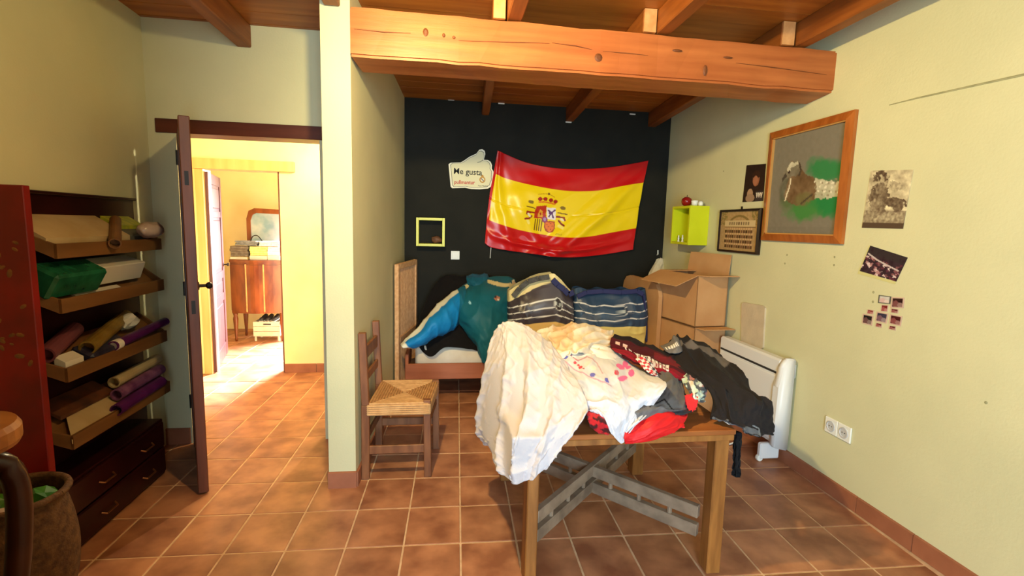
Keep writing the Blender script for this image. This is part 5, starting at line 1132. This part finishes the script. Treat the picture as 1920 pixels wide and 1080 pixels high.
# papers and books heaped on the dresser, bottom to top
rg = random.Random(12); zt = 1.0101
pile = [('book', -2.42, .20, .035, (206, 176, 116), 'thick tan book lowest on the left of the dresser top'), ('book', -2.20, .20, .05, (206, 200, 180), 'cream book lowest in the middle of the dresser top'), ('book', -2.02, .15, .06, (226, 222, 200), 'white book lowest on the right of the dresser top')]
tops = []
for n_, x, wd, h, c, lb in pile:
    bm = B(); box(bm, (x-wd/2, DY+.04, zt), (x+wd/2, DY+.2, zt+h), .003); o = setp(obj(n_, bm, mat('book_'+str(int(-x*100)), c, rough=.7)), lb, 'book', 'books on the walnut dresser'); obj('pages', box(B(), (x-wd/2+.004, DY+.036, zt+.006), (x+wd/2-.004, DY+.041, zt+h-.006)), M_paperw, o); tops.append((x, wd, zt+h))
lb2 = ['dark patterned magazine heap on the left dresser books', 'yellowish paper wad on the middle dresser books', 'white paper wad on the right dresser books', 'grey folded papers at the top left of the dresser heap', 'pale folded papers at the top right of the dresser heap']
cc = [(96, 84, 72), (206, 190, 110), (226, 222, 210), (110, 112, 112), (216, 212, 204)]
for i in range(5):
    x, wd, z0 = tops[i] if i < 3 else ((-2.34, .24, zt+.17) if i == 3 else (-2.07, .24, zt+.165))
    hh = [.125, .11, .10, .055, .06][i]; 
    bm = B(); nl = 4
    for k in range(nl): box(bm, (-wd/2, -.07, 0), (wd/2, .07, hh/nl-.001), .003, Matrix.Translation((x+rg.uniform(-.008, .008), DY+.13, z0+.0005+hh*k/nl)) @ Matrix.Rotation(rg.uniform(-.12, .12), 4, 'Z'))
    setp(obj('paper_heap', bm, mat('papers_'+str(i), cc[i], tuple(min(255, q+30) for q in cc[i]), 40, .8)), lb2[i], 'papers', 'papers on the walnut dresser')
bm = B(); tube(bm, crom([(-2.30, DY+.1, zt+.226), (-2.27, DY+.09, zt+.28), (-2.22, DY+.1, zt+.29), (-2.17, DY+.11, zt+.226)], 14), .006, 6); setp(obj('cable_loop', bm, M_iron), 'dark loop of cable standing on the papers in front of the mirror', 'cable')
# crate with shoes under the dresser
CX0, CX1 = -2.30, -1.99
t = empty('white_crate', (-2.15, DY+.15, 0), 'low white slatted crate under the walnut dresser', 'crate')
M_crate = mat('crate_white', (206, 196, 172), (190, 178, 152), 10, .7)
obj('crate_base', box(B(), (CX0, DY+.08, .06), (CX1, DY+.3, .07)), M_crate, t)
for k in range(3):
    z0 = .062+k*.062; obj('slat', box(B(), (CX0, DY+.07, z0), (CX1, DY+.082, z0+.057), .002), M_crate, t)
obj('crate_side', box(B(), (CX0, DY+.082, .062), (CX0+.012, DY+.3, .243)), M_crate, t); obj('crate_side', box(B(), (CX1-.012, DY+.082, .062), (CX1, DY+.3, .243)), M_crate, t); obj('crate_back', box(B(), (CX0, DY+.3, .062), (CX1, DY+.312, .243)), M_crate, t)
for x in (CX0+.01, CX1-.03):
    for y in (DY+.085, DY+.28): obj('crate_foot', box(B(), (x, y, 0), (x+.02, y+.02, .06)), M_crate, t)
obj('handle_hole', box(B(), (-2.18, DY+.066, .205), (-2.09, DY+.072, .222)), M_slot, t)
for i, (x, lb) in enumerate(((-2.215, 'black and white shoe on the left of the crate'), (-2.145, 'black shoe in the middle of the crate'), (-2.07, 'dark shoe on the right of the crate'))):
    bm = B(); u3 = [(0, .018, .02), (.03, .028, .034), (.08, .026, .034), (.13, .03, .05), (.19, .027, .07), (.205, .012, .04)]
    tube(bm, [(x, DY+.09+a_, .246+h_*.55) for a_, w_, h_ in u3], [w_ for a_, w_, h_ in u3], 10); o = setp(obj('shoe', bm, M_slot, None, True), lb, 'shoe', 'shoes on the white crate')
    obj('sole', box(B(), (x-.026, DY+.09, .2435), (x+.026, DY+.29, .252), .004), M_plastic, o)
